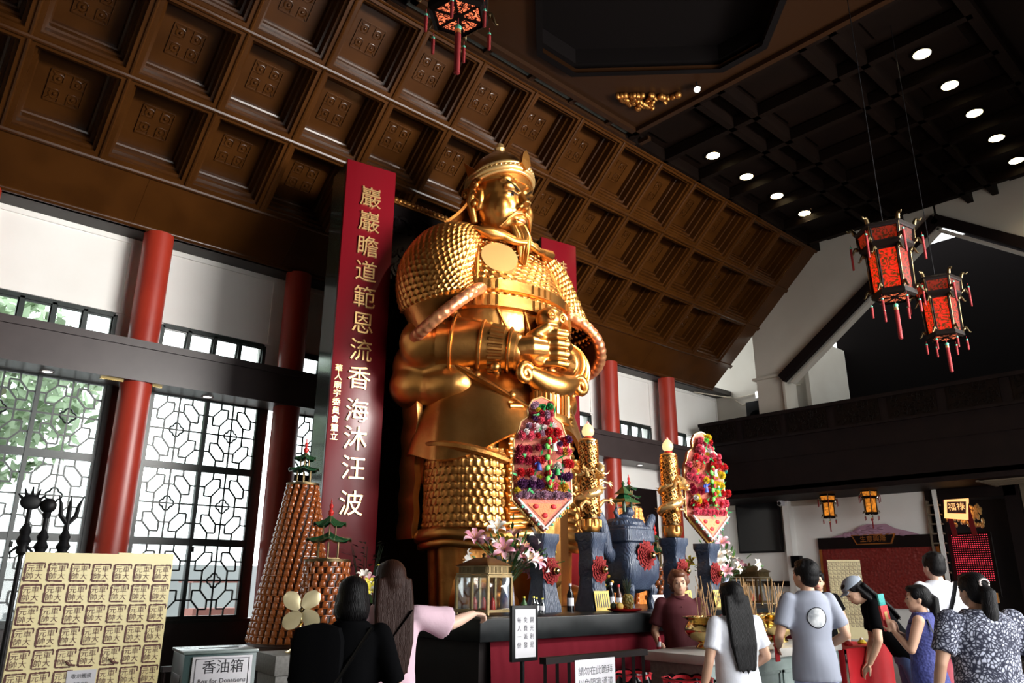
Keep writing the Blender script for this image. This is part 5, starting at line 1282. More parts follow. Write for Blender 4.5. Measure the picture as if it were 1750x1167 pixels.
# red register board with carved crest
a, b = at(1402, 925, X=18.1), at(1597, 918, X=18.1); t = thing('register_board', 'long red name board with a black lintel and carved mountain crest', 'board', (18.15, (a.y+b.y)/2, 0)); hw = (a.y-b.y)/2
mat('name_board', (.20, .012, .008), .45, bump='voronoi', bs=16, bstr=.8, bd=.03)
MB().span(-.03, .03, -hw, hw, .95, 2.28).build('red_panel', 'name_board', t); MB().span(-.08, .04, -hw-.05, hw+.05, 2.24, 2.50).build('lintel', 'wood_black', t); MB().span(-.05, .03, -hw-.06, -hw, .95, 2.3).build('side_frame', 'gold_dull', t); MB().span(-.05, .03, hw, hw+.06, .95, 2.3).build('side_frame', 'gold_dull', t)
m = MB(); m.prism([(-1.0, 0), (-.7, .07), (-.45, .13), (-.3, .22), (-.1, .27), (.1, .25), (.3, .26), (.5, .15), (.8, .07), (1.0, 0)], .05, frame((0, -1, 0), (0, 0, 1), (-.04, 0, 2.5))); rnd = random.Random(2)
for k in range(40): yy = rnd.uniform(-.7, .7); m.ball((-.08, yy, 2.51+rnd.uniform(0, .22)*(1-abs(yy)/.9)), .045, .06, .035, 8, 5)
m.build('mountain_crest', 'flower_mauve', t); pl = MB().prism([(-.50, .02), (.50, .02), (.40, -.20), (-.40, -.20)], .03, frame((0, -1, 0), (0, 0, 1), (-.085, 0, 2.52))).build('plaque', 'gold_dull', t)
MB().prism([(-.46, 0), (.46, 0), (.37, -.18), (-.37, -.18)], .01, frame((0, -1, 0), (0, 0, 1), (-.12, 0, 2.52))).build('plaque_face', 'wood_black', pl); MB(frame((0, -1, 0), (0, 0, 1), (-.133, 0, 2.43))).text('生意興隆', .15).build('plaque_text', 'gold_dull', pl)
p = at(1413, 957, X=15.6); p2 = at(1460, 957, X=15.6)
seal_board(p.x, p.y, rad(-58), 'cream board of seals in the distance before the red name board', .62, 1.5, p.z, 8, 16, False, 'cream seal boards')
# shrine with rows of red lamps
t = thing('lamp_shrine', 'dark carved shrine with a wall of tiny red lamps and a lit sign', 'shrine', (18.2, 5.62, 0))
m = MB(); m.span(.0, .3, .55, .85, 0, 3.5); m.span(-.1, .3, -.95, -.68, 0, 3.5); m.span(-.1, .5, -.9, .85, 3.2, 3.5); m.build('shrine_frame', 'wood_black', t)
a, b = at(1612, 914, X=18.4), at(1685, 905, X=18.4); c_, d_ = at(1624, 990, X=18.4), at(1700, 985, X=18.4)
y0, y1, z0, z1 = a.y-5.62, d_.y-5.62, 1.52, a.z
MB().span(.24, .3, y1-.05, y0+.05, z0-.3, z1+.03).build('lamp_panel', 'lacquer_dark', t); mat('lamp_red', (.6, .02, .05), .4, emit=(1, .06, .10), es=1.1); m = MB()
n, k = 20, 22
tiny = MB().box(0, 0, 0, .02, .014, .014).build('tiny_lamp', 'lamp_red'); td = tiny.data; bpy.data.objects.remove(tiny)
for j in range(k):
    for i in range(n):
        q = (.23, y0-(y0-y1)*(i+.5)/n, z1-(z1-z0)*(j+.5)/k)
        if j*n+i < 100: o = bpy.data.objects.new('tiny_lamp', td); COL.objects.link(o); o.parent = t; o.location = q
        else: m.box(*q, .02, .014, .014)
m.build('tiny_lamps', 'lamp_red', t, kind='stuff')
m = MB(); rnd = random.Random(3)
for q in range(110): f = rnd.random(); m.ball((.1, y0+.05-.62*f if rnd.random() < .5 else y1-.0+.35*f, z1+.32+rnd.uniform(-.18, .3)*(1-.3*f)), .03, .03, .05, 7, 5)
m.build('gilt_carving', 'gold_leaf', t)
mat('sign_glow', (.7, .4, .15), .5, emit=(1, .50, .18), es=1.4)
sgn = MB().prism([(-.22, .24), (.25, .20), (.18, -.28), (-.28, -.22)], .05, frame((0, -1, 0), (0, 0, 1), (-.02, (y0+y1)/2-.02, z1+.55))).build('lit_sign', 'sign_glow', t)
MB().prism([(-.17, .12), (.2, .10), (.16, -.15), (-.20, -.12)], .01, frame((0, -1, 0), (0, 0, 1), (-.075, (y0+y1)/2-.02, z1+.55))).build('sign_panel', 'stamp_ink', sgn); MB(frame((0, -1, 0), (0, 0, 1), (-.09, (y0+y1)/2-.02, z1+.545))).text('福祿', .17).build('sign_text', 'sign_glow', sgn)
for q in (.16, -.22): MB().bar((-.06, (y0+y1)/2+q+.04, z1+.85), (-.04, (y0+y1)/2+q-.05, z1-.05), .10, .01, (1, 0, 0)).build('red_ribbon', 'board_red', t)
for q in (.25, -.1): MB().span(.2, .26, q-.05, q+.05, 1.1, 1.3).build('shrine_stand', 'gold_leaf', t)
m = MB()
m.box(.0, .82, 1.8, .34, .03, 2.8)
for k in range(14): m.box(.0, .70, .5+.2*k, .34, .24, .03)
m.build('side_lattice', 'brown_wall', t)
tagp(MB().span(18.0, 18.05, 6.20, 6.28, 0, 3.45).build('corner_strip', 'white_wall'), 'thin pale strip on the wall corner left of the red lamp shrine', 'trim strip')
t = thing('ceiling_grille', 'pale louvre grille in the soffit at the far right', 'grille', (17.4, 4.3, 3.41)); m = MB()
for k in range(5): m.box(0, -.9+.02*k, -.015*0, 1.2, .02, .02) if False else m.box(-.5+.22*k, -.5, -.02, .03, 2.4, .03)
m.box(0, .7, -.02, 1.2, .05, .03); m.build('slats', 'brown_wall', t); MB().box(0, -1.5, -.01, .9, .5, .01).build('lit_panel', 'light_soft', t)
# incense table, red cloth table, censers
t = thing('incense_table', 'long marble table of brass incense pots', 'table', (5.24, 3.58, 0))
TL = 2.12; MB().span(-.03, TL, -.03, .60, .90, .97).build('table_top', 'marble_top', t, bevel=.008); MB().span(.02, TL-.03, .02, .56, 0, .90).build('table_base', 'granite', t)
m = MB(); m.span(.02, TL-.03, .0, .02, .0, .90)
for k in range(4):
    x = .06+.5*k; m.span(x, x+.46, -.012, 0, .08, .10); m.span(x, x+.46, -.012, 0, .78, .80); m.span(x, x+.02, -.012, 0, .08, .8); m.span(x+.44, x+.46, -.012, 0, .08, .8)
    for q in range(4): m.tube([(x+.23+.1*math.cos(w*.6+q*1.57)*(1-w/12), -.006, .45+.12*math.sin(w*.6+q*1.57)*(1-w/12)) for w in range(9)], .012, 5)
m.build('carved_front', 'marble_green', t)
t = thing('cloth_table', 'table under a bright red cloth next to the man in grey', 'table', (7.42, 3.56, 0)); MB().span(0, .95, 0, .6, .86, .90).build('table_top', 'wood_black', t); MB().grid(lambda u, v: Vector((-.01+.97*u, -.02-.02*math.sin(u*22)*v, .905-.9*v)), 60, 6).build('front_cloth', 'red_bright', t, 60, solid=.006); MB().grid(lambda u, v: Vector((-.02-.02*math.sin(u*20)*v, .6*u, .905-.9*v)), 40, 6).build('side_cloth', 'red_bright', t, 60, solid=.006)
MB().span(-.02, .97, -.02, .61, .90, .908).build('cloth_top', 'red_bright', t)
stk = MB()
def censer(x, y, r, lb, n, seed):
    t = thing('brass_censer', lb, 'incense pot', (x, y, .97), group='brass incense pots on the marble table')
    MB().lathe([(r*.52, 0), (r*.55, .012), (r*.45, .03), (r*.42, .045), (r*.75, .075), (r*.95, .12), (r*.97, .16), (r*.86, .20), (r*.80, .215), (r*.95, .235), (r*1.04, .245), (r*1.04, .252), (r*.92, .25), (r*.80, .225)], 40).build('pot', 'brass', t, 60)
    MB().lathe([(.001, .222), (r*.84, .224)], 28, caps=False).build('ash', 'granite', t); m = MB(); tp = MB(); rnd = random.Random(seed)
    for i in range(n):
        a, e = rnd.uniform(0, 6.28), rnd.uniform(0, r*.6); p = Vector((e*math.cos(a), e*math.sin(a), .22)); q = p+Vector((rnd.uniform(-.08, .08), rnd.uniform(-.08, .08), rnd.uniform(.18, .36))); m.tube([p, q], .0035, 5)
    m.build('incense_sticks', 'incense', t)
mat('incense', (.42, .24, .10), .7, var=(.5, .32, .16), vs=40)
censer(5.78, 3.93, .195, 'brass incense pot nearest the camera on the marble table', 18, 1); censer(6.50, 4.0, .18, 'brass incense pot behind the long haired woman in white', 24, 2); censer(6.92, 3.95, .18, 'brass incense pot next to the man in grey', 14, 3)
t = thing('folded_cloth', 'folded orange red cloth by the nearest brass pot', 'cloth', (6.06, 3.80, .97), .3); MB().grid(lambda u, v: Vector((-.09+.18*u, -.06+.12*v, .03+.012*math.sin(u*7+v*4))), 16, 12).build('cloth_sheet', 'flower_red', t, 60, solid=.03)
for i, (x, y, lb) in enumerate(((6.35, 4.08, 'pink lotus candle behind the nearest brass pot'), (6.48, 4.1, 'pink lotus candle left of the long haired woman'))):
    t = thing('lotus_candle', lb, 'candle', (x, y, .97), group='pink lotus candles'); m = MB(); m.lathe([(.03, 0), (.05, .03), (.03, .20), (.03, .22)], 14); m.build('holder', 'brass_dull', t); m = MB()
    for k in range(10): a = k*.628; m.ball((.05*math.cos(a), .05*math.sin(a), .235), .03, .03, .018, 8, 5)
    m.build('petals', 'flower_pink', t)
rnd = random.Random(4)
for i in range(7):
    x, y = 7.5+.1*i, 3.70+.12*((i*37) % 3)/2; t = thing('offering_bundle', 'bright bundle of offering papers on the red cloth, %s from the man in grey' % ('nearest', 'second', 'third', 'fourth', 'fifth', 'sixth', 'seventh')[i], 'offering', (x, y, .908), rnd.uniform(0, 3), 'offering bundles on the red cloth')
    MB().lathe([(.035, 0), (.045, .015), (.03, .035), (.01, .045)], 10).build('bundle', ('flower_pink', 'flower_green', 'flower_yellow', 'flower_red')[i % 4], t); MB().ball((0, 0, .045), .018, nu=8, nv=5).build('bow', 'flower_white', t)
# outside the window wall
tagp(struct(MB().span(-30, 40, 11.9, 60, -.3, -.05), 'ground_outside', 'outside_ground'))
tagp(MB().span(-14, 26, 22, 22.4, -.05, 1.9).build('garden_wall', 'outside_wall'), 'pale low wall outside the windows', 'wall')
for i, (x, y, zc, r) in enumerate(((-5.2, 18, 5.0, 3.4), (1.6, 20, 5.6, 3.0), (-12.5, 19, 5, 3.4))):
    t = thing('garden_tree', ['leafy tree outside the left edge window', 'leafy tree outside between the two left windows', 'leafy tree outside far left'][i], 'tree', (x, y, -.05), group='trees outside the windows'); m = MB(); rnd = random.Random(i)
    for k in range(2600):
        d = Vector((rnd.gauss(0, 1), rnd.gauss(0, 1), rnd.gauss(0, 1))).normalized()*r*rnd.uniform(.3, 1)**.5; d.z *= .8; p = d+Vector((0, 0, zc)); u = Vector((rnd.gauss(0, 1), rnd.gauss(0, 1), rnd.gauss(0, 1))).normalized(); w = u.orthogonal().normalized()
        m.add([p-u*.22, p+w*.12, p+u*.22, p-w*.12], [(0, 1, 2, 3)])
    m.build('crown', 'foliage', t, 180); MB().rod((0, 0, 0), (0, 0, zc), .25, .15).build('trunk', 'outside_wall', t)
for i, (x, y, c, lb) in enumerate(((6.6, 16.5, 'stall_red', 'red stall outside the second window'), (8.4, 16.2, 'stall_yellow', 'yellow banner stall outside the second window'), (1.2, 17, 'stall_red', 'red stall outside the left window'))):
    t = thing('stall', lb, 'stall', (x, y, -.05)); MB().span(-.5, .5, -.3, .3, 0, 1.0).build('counter', c, t); MB().span(-.6, .6, -.4, .4, 1.5, 1.56).build('canopy', c, t); 
    for q in (-.5, .5): MB().rod((q, 0, 1.0), (q, 0, 1.5), .02).build('post', 'outside_wall', t)
# ================================================================== people
def ring(c, rx, ry, n=20, lean=0.): return [(c[0]+rx*math.cos(2*PI*k/n), c[1]+ry*math.sin(2*PI*k/n), c[2]) for k in range(n)]
def hand_mb(m, w, d, n, side, curl=.5, point=False, k=1.):
    """hand at wrist w, running along d, palm facing n; side = +1/-1 says which edge bears the thumb"""
    d = Vector(d).normalized(); n = Vector(n); n = (n-d*n.dot(d)).normalized(); s = d.cross(n)*side
    m.tube([w-d*.03*k, w+d*.02*k, w+d*.05*k, w+d*.088*k], [.024*k, .028*k, .036*k, .034*k], 12, flat=.5)
    m.loft([[w+d*q*k+s*(x*.040*k*wd)+n*(z*.012*k) for x, z in ((-1, -.6), (-1, .6), (-.3, 1), (.4, 1), (1, .6), (1, -.6), (.4, -1), (-.3, -1))] for q, wd in ((.01, .65), (.04, .95), (.075, 1.02), (.092, .95))])
    for i in range(4):
        b = w+d*.088*k+s*(.030-.020*i)*k; L = (.068, .076, .071, .056)[i]*k; r = (.0088, .0092, .0088, .0078)[i]*k
        c = .12 if (point and i == 0) else (1.25 if point else curl*(1+.12*i)); p = b; a = c*.5; pts = [b-d*.02*k, b]
        for seg in (.44, .32, .24):
            p = p+(d*math.cos(a)+n*math.sin(a))*L*seg; pts.append(p); a += c*.75
        m.tube(pts, [r*1.1, r*1.1, r, r*.95, r*.7], 8)
    b = w+d*.025*k+s*.034*k; q = (d*.62+s*.62+n*.45*(.3+curl)).normalized()
    m.tube([b-d*.01*k, b+q*.03*k, b+q*.055*k+d*.006*k, b+q*.055*k+(d*.9+q*.4+n*.3*curl).normalized()*.026*k], [.014*k, .0125*k, .0105*k, .007*k], 8)
def person(lb, x, y, face, H=1.62, lean=0., skin='skin', top='white_cloth', bottom='denim', hair='hair', hairstyle='short', R=None, L=None, sleeve=.55, build=1., shirt_len=.0, shorts=False, turn=0., tilt=0., legs=((-.09, 0), (.09, .02)), sleeveless=False, collar=False, sr=1.0, hl=0.):
    """face = (dx, dy) the figure looks towards; R / L = (elbow, wrist, hand direction, palm normal, curl, point) in the upright torso frame, front is -y"""
    a = math.atan2(face[1], face[0])+PI/2; s = H/1.70
    t = thing('person', lb, 'person', (x, y, 0), a)
    hip = Vector((0, 0, .92*s)); Rl = Matrix.Rotation(lean, 4, 'X')
    def B(p): p = Vector(p)*s; return hip+Rl@(p-hip) if p.z > .92*s-.001 or True else p
    bw = build
    R = R or ((-.27*bw, .03, 1.12), (-.27*bw, -.06, .88), (0, -.2, -1), (1, 0, 0), .5, False)
    L = L or ((.27*bw, .03, 1.12), (.27*bw, -.06, .88), (0, -.2, -1), (-1, 0, 0), .5, False)
    SH = {-1: Vector((-.175*bw, .01, 1.385)), 1: Vector((.175*bw, .01, 1.385))}
    def torso(m, g, z0):
        P = [(.90, .165, .115, 0), (.98, .155, .11, -.005), (1.08, .14, .10, -.008), (1.2, .155, .108, -.012), (1.30, .168, .112, -.006), (1.38, .155, .095, .005), (1.43, .10, .07, .012), (1.46, .065, .06, .015)]
        if z0 < .9: P = [(z0, .178, .128, .005)]+P
        m.loft([[B((rx*bw*math.cos(2*PI*k/24)+(g/s)*math.cos(2*PI*k/24), yc+ry*bw*math.sin(2*PI*k/24)+(g/s)*math.sin(2*PI*k/24), z)) for k in range(24)] for z, rx, ry, yc in P])
    neck = Vector((0, .012, 1.44)); hc = Vector((0, -.015, 1.575))
    Ht = Matrix.Translation(B(hc))@Rl@RZ(turn)@RX(tilt)
    def hp(p): return Ht@(Vector(p)*s)
    sw = SH
    # ---- skin: one continuous body
    m = MB(); torso(m, -.012, .9)
    m.tube([B((0, .02, 1.40)), B((0, .0, 1.50)), hp((0, .01, -.06))], [.062*s, .052*s, .05*s], 14)
    hbk = lambda c, a_, b_, c_: m.add(*(lambda q: ([hp(v) for v in q.v], q.f))(MB().ball(c, a_, b_, c_, 18, 14)))
    hbk((0, .012, .025), .076, .094, .098); hbk((0, -.03, -.04), .060, .066, .068); hbk((0, -.055, -.082), .03, .026, .022); hbk((0, -.02, -.01), .070, .075, .08)
    for q in (-1, 1): hbk((q*.074, .012, -.012), .010, .018, .030); hbk((q*.036, -.062, -.03), .022, .022, .02); hbk((q*.03, -.085, .022), .022, .010, .007)
    hbk((0, -.094, -.022), .012, .016, .014); m.add(*(lambda q: ([hp(v) for v in q.v], q.f))(MB().tube([(0, -.083, .02), (0, -.10, -.018)], [.008, .011], 8)))
    hbk((0, -.086, -.052), .024, .010, .006); hbk((0, -.083, -.062), .020, .010, .006)
    for q, arm in ((-1, R), (1, L)):
        e, w = B(arm[0]), B(arm[1]); sh = B(SH[q])
        m.tube([sh, sh.lerp(e, .5), e], [.050*s*bw**.7, .045*s*bw**.7, .037*s], 14); m.ball(sh, .052*s*bw**.5, nu=14, nv=10)
        m.tube([e, e.lerp(w, .35), w], [.037*s, .037*s, .023*s], 14); m.ball(e, .037*s, nu=12, nv=8)
        hand_mb(m, w, (Rl@Vector(arm[2])), (Rl@Vector(arm[3])), arm[6] if len(arm) > 6 else q, arm[4], arm[5], s*.96)
    for q, (lx, ly) in zip((-1, 1), legs):
        hj, kn, an = Vector((q*.088*s*bw, 0, .90*s)), Vector((lx*s, (ly-.02)*s, .48*s)), Vector((lx*s, (ly+.02)*s, .08*s))
        m.tube([hj, hj.lerp(kn, .5), kn], [.082*s*bw, .070*s*bw, .050*s], 16); m.tube([kn, kn.lerp(an, .3), an], [.050*s, .052*s, .033*s], 16); m.ball(kn, .05*s, nu=12, nv=8)
        m.ball(an+Vector((0, -.06*s, -.045*s)), .04*s, .11*s, .035*s, 14, 8)
    body = m.build('body', skin, t, 180, remesh=.0072, smooth=2)
    # ---- face details
    for q in (-1, 1):
        o = MB(); o.add(*(lambda z: ([hp(v) for v in z.v], z.f))(MB().ball((q*.031, -.0845, .004), .0125, .006, .0052, 12, 8))); o.build('eye', 'black_gloss', body)
        o = MB(); o.tube([hp((q*.015, -.094, .022)), hp((q*.032, -.093, .027)), hp((q*.050, -.080, .022))], [.0025, .0035, .0015], 5); o.build('eyebrow', hair, body)
    o = MB(); o.add(*(lambda z: ([hp(v) for v in z.v], z.f))(MB().ball((0, -.094, -.057), .020, .004, .0065, 12, 6))); o.build('lips', 'lip', body)
    # ---- clothes
    m = MB(); z0 = .84-shirt_len; torso(m, .022, z0)
    if not sleeveless:
        for q, arm in ((-1, R), (1, L)):
            sh, e = B(SH[q]), B(arm[0]); w = B(arm[1])
            m.ball(sh, .066*s*bw**.6, nu=14, nv=10); m.tube([sh, sh.lerp(e, sleeve*.6), sh.lerp(e, sleeve)], [.066*s*bw**.6, .066*s*bw**.4*(1+(sr-1)*.5), .070*s*bw**.4*sr], 16)
    else:
        for q in (-1, 1): m.ball(B(SH[q])+Vector((-q*.035*s, 0, .0)), .055*s, nu=14, nv=10)
    rnd = random.Random(int(x*100)); ph = rnd.uniform(0, 6)
    m.v = [v+Vector((0, 0, 0)) for v in m.v]
    shirt = m.build('shirt', top, t, 180, remesh=.013, smooth=3)
    for v in shirt.data.vertices:
        n_ = noise.noise(Vector((v.co.x*7+ph, v.co.y*7, v.co.z*4.5)))*.012+math.sin(v.co.z*26+v.co.x*16*math.sin(ph)+ph)*.0028
        d = Vector((v.co.x, v.co.y, 0)); 
        if d.length > .02: v.co += d.normalized()*n_
    if collar:
        MB().tube([B((.07*math.cos(2*PI*k/20), .012+.066*math.sin(2*PI*k/20)-.02*max(0, -math.sin(2*PI*k/20)), 1.465-.03*max(0, -math.sin(2*PI*k/20)))) for k in range(20)], .017*s, 8, closed=True).build('collar', top, shirt)
    m = MB(); gl = .014
    m.loft([[(rx*bw*s*math.cos(2*PI*k/24), .004*s+ry*bw*s*math.sin(2*PI*k/24), z*s) for k in range(24)] for z, rx, ry in ((.80, .178, .125), (.88, .180, .128), (.98, .168, .12), (1.0, .165, .118))])
    for q, (lx, ly) in zip((-1, 1), legs):
        hj, kn, an = Vector((q*.088*s*bw, 0, .88*s)), Vector((lx*s, (ly-.02)*s, .48*s)), Vector((lx*s, (ly+.02)*s, .10*s))
        if shorts: m.tube([hj, hj.lerp(kn, .5), hj.lerp(kn, .92)], [.098*s*bw, .095*s*bw, .085*s], 18)
        else: m.tube([hj, hj.lerp(kn, .5), kn, kn.lerp(an, .4), an], [.097*s*bw, .088*s*bw, .068*s, .066*s, .058*s], 18)
    m.build('shorts' if shorts else 'trousers', bottom, t, 180, remesh=.016, smooth=3)
    for q, (lx, ly) in zip((-1, 1), legs):
        m = MB(); c = Vector((lx*s, (ly-.04)*s, .035*s)); m.ball(c, .048*s, .125*s, .042*s, 16, 10); m.box(c.x, c.y, .012*s, .09*s, .24*s, .022*s); m.build('shoe', 'black', t, 180, remesh=.01, smooth=1)
    # ---- hair
    m = MB(); hk = lambda c, a_, b_, c_: m.add(*(lambda q: ([hp(v) for v in q.v], q.f))(MB().ball(c, a_, b_, c_, 18, 14)))
    tb = lambda pts, r: m.tube([hp(p) for p in pts], [k_*s for k_ in r], 12, flat=.8)
    hk((0, .028, .042), .086, .098, .092); hk((0, .055, .0), .080, .070, .085); hk((0, -.035, .088), .066, .056, .036)
    for q in (-1, 1): hk((q*.062, .0, .045), .026, .055, .06)
    rr = random.Random(3)
    if hairstyle == 'short':
        for k in range(26): a_ = rr.uniform(0, 6.28); e = rr.uniform(.2, 1); hk((.075*math.cos(a_)*e, .025+.085*math.sin(a_)*e, .04+.09*math.sqrt(max(0, 1-e*e))), .026, .026, .02)
    elif hairstyle == 'bob':
        hk((0, .05, -.05), .094, .074, .085); 
        for q in (-1, 1): hk((q*.075, .0, -.04), .028, .06, .085)
    elif hairstyle == 'curly':
        for k in range(70): a_ = rr.uniform(0, 6.28); z_ = rr.uniform(-.06, .12); e = math.sqrt(max(.05, 1-((z_-.02)/.115)**2)); yy = .03+.10*math.sin(a_)*e; hk((.088*math.cos(a_)*e, max(yy, -.05 if z_ > .06 else -.01), z_), .026, .026, .024)
    elif hairstyle == 'long':
        hk((0, .05, -.06), .088, .07, .10)
        for k in range(11): xx = (k-5)*.0165; tb([(xx, .075, .02), (xx*1.15, .105, -.14), (xx*1.1+.004*(k % 3), .135, -.28-hl*.5), (xx*.9, .155, -.40-hl-.015*(k % 3))], [.032, .030, .026, .006])
        for q in (-1, 1): tb([(q*.078, .01, .03), (q*.090, .03, -.10), (q*.080, .07, -.24)], [.025, .028, .012])
    elif hairstyle == 'ponytail':
        hk((0, .075, .03), .06, .04, .06); tb([(0, .10, .05), (0, .145, .0), (0, .13, -.14), (.01, .11, -.28), (.02, .10, -.36)], [.025, .05, .058, .045, .008])
    m.build('hair', hair, t, 180, remesh=.009, smooth=2)
    return t, B, hp, s
def strap(t, B, pts, m, r=.016, nm='bag_strap'):
    MB().tube([B(p) for p in pts], r, 6, flat=.35).build(nm, m, t)
AWAY = (.6715, .741)
# woman in black, nearest on the left
t, B, hp, s = person('woman in black with short dark hair and a strapped black bag, back turned', 2.20, 3.66, (.55, .83), 1.52, top='dark_cloth', bottom='dark_cloth', hairstyle='bob', build=.98, sleeve=1.0)
strap(t, B, [(-.16, -.10, 1.36), (-.12, .09, 1.42), (.06, .16, 1.15), (.19, .12, .92)], 'black_gloss')
MB().tube([hp((.085*math.cos(rad(q)), .03-.05*math.sin(rad(q)), .085+.035*math.sin(rad(q)))) for q in range(-10, 60, 10)], .003, 5).build('gold_hair_clip', 'gold_leaf', t)
tb_ = thing('backpack', 'black bag on the left shoulder of the woman in black', 'bag', tuple(t.matrix_basis@B((.17, .09, 1.20))), t.rotation_euler.z); MB().lathe([(.10, -.2), (.13, -.17), (.13, .14), (.11, .2), (.03, .22)], 24, sq=5, sy=.55).build('bag_body', 'dark_cloth', tb_, 40); MB().box(0, .075, -.06, .02, .006, .03).build('buckle', 'brass', tb_)
# woman in pink pointing
t, B, hp, s = person('woman in a loose pink top with long brown hair, pointing to the right', 2.54, 3.83, (.50, .87), 1.61, skin='skin_light', top='pink_top', bottom='white_cloth', hair='hair_brown', hairstyle='long',
    R=((-.39, -.12, 1.33), (-.56, -.28, 1.385), (-.66, -.7, -.12), (.1, .1, -1), .3, True, 1), sleeve=.82, sr=1.45, hl=.10, shirt_len=-.07, build=.98, turn=.25) if mat('pink_top', (.64, .44, .52), .85, bump='noise', bs=8, bstr=.25, bd=.03) else None
strap(t, B, [(-.13, .10, 1.42), (.0, .145, 1.25), (.12, .15, 1.02), (.19, .12, .85)], 'black', .010)
# attendant in maroon
mat('maroon', (.065, .004, .009), .85)
t, B, hp, s = person('woman attendant in a maroon polo shirt facing the camera between altar and incense table', 6.20, 4.50, (-.72, -.70), 1.60, top='maroon', bottom='dark_cloth', hair='hair_auburn', hairstyle='curly', collar=True, build=1.02,
    R=((-.26, .02, 1.13), (-.24, -.16, 1.0), (-.1, -1, .1), (1, 0, .1), 1.1, False), L=((.30, -.03, 1.13), (.24, -.22, 1.0), (.05, -1, -.2), (-1, 0, -.2), .8, False), sleeve=.8)
MB().add([B((x_, -.128, z_)) for x_, z_ in ((.07, 1.22), (.11, 1.22), (.11, 1.27), (.07, 1.27))], [(0, 1, 2, 3)]).build('emblem', 'gold_leaf', t, solid=.004)
for q in range(2): MB().ball(B((0, -.122-.004*q, 1.36-.05*q)), .006, nu=8, nv=6).build('button', 'maroon', t)
hb_ = t.matrix_basis@B((-.25, -.245, 1.0))
u = thing('squeeze_bottle', 'small white and red bottle in the hand of the attendant in maroon', 'bottle', (hb_.x, hb_.y, hb_.z-.09)); MB().lathe([(.024, 0), (.026, .02), (.026, .11), (.012, .14)], 16).build('bottle_body', 'paper_white', u); MB().lathe([(.0275, .035), (.0275, .095)], 16, caps=False).build('bottle_label', 'flower_red', u); MB().lathe([(.013, .138), (.011, .17), (.004, .18)], 12).build('cap', 'flower_red', u)
# long haired woman in white
t, B, hp, s = person('woman in a white T-shirt with long straight black hair, back turned, by the pots', 4.94, 3.14, (.42, .90), 1.50, top='white_cloth', bottom='dark_cloth', hairstyle='long', build=1.0, hl=.12,
    L=((.27, .04, 1.12), (.31, -.02, .88), (.1, -.25, -1), (-1, 0, 0), .6, False), R=((-.27, .0, 1.14), (-.20, -.20, 1.02), (.1, -1, 0), (1, 0, 0), .6, False), sleeve=.7)
MB().tube([B((.305+.026*math.cos(k*.5236), -.012+.026*math.sin(k*.5236), .905)) for k in range(12)], .007, 6, closed=True).build('wristwatch', 'brass_dull', t)
# man in grey
mat('grey_shirt', (.27, .29, .36), .85)
t, B, hp, s = person('man in a grey T-shirt with a round moon print on its back', 6.10, 3.18, (.60, .80), 1.67, top='grey_shirt', bottom='denim_pale', hairstyle='short', build=.98, shirt_len=.06,
    L=((.28, .02, 1.12), (.20, -.20, 1.02), (-.2, -1, 0), (-1, 0, 0), .7, False), R=((-.28, .02, 1.12), (-.18, -.20, 1.0), (.2, -1, 0), (1, 0, 0), .7, False), sleeve=.75, turn=.35, tilt=-.2)
mat('moon_print', (.72, .74, .76), .8, var=(.25, .27, .30), vs=11)
prn = MB()
cs = []
for j in range(7):
    for k in range(28): cs.append((.075*j/6*math.cos(2*PI*k/28), 1.255+.075*j/6*math.sin(2*PI*k/28)))
sh_ = next(o for o in t.children if o.name.startswith('shirt')); 
from mathutils.bvhtree import BVHTree
def project(t, sh_, pts2, off=.004):
    bm = BVHTree.FromPolygons([v.co for v in sh_.data.vertices], [tuple(p.vertices) for p in sh_.data.polygons]); out = []
    for x_, z_ in pts2:
        h = bm.ray_cast(B((x_, .6, z_)), Vector((0, -1, 0))); out.append((h[0] if h[0] else B((x_, .15, z_)))+Vector((0, off, 0)))
    return out
prn.add(project(t, sh_, cs), [(j*28+k, j*28+(k+1) % 28, (j+1)*28+(k+1) % 28, (j+1)*28+k) for j in range(6) for k in range(28)]); prn.build('moon_print', 'moon_print', sh_, 180)
prn = MB(); cs = [(r_*math.cos(2*PI*k/40), 1.255+r_*math.sin(2*PI*k/40)) for r_ in (.074, .080) for k in range(40)]; prn.add(project(t, sh_, cs, .005), [(k, (k+1) % 40, 40+(k+1) % 40, 40+k) for k in range(40)]); prn.build('print_ring', 'dark_cloth', sh_, 180)
u = thing('red_packet', 'red paper packet held by the man in grey at his left side', 'packet', tuple(t.matrix_basis@B((.20, -.24, .94)))); MB().box(0, 0, .06, .06, .012, .20).build('packet', 'red_bright', u, bevel=.002)
# person mostly hidden behind him
person('person almost hidden behind the man in grey, face just showing', 8.85, 4.48, (-.85, -.5), 1.62, top='dark_cloth', hairstyle='short')
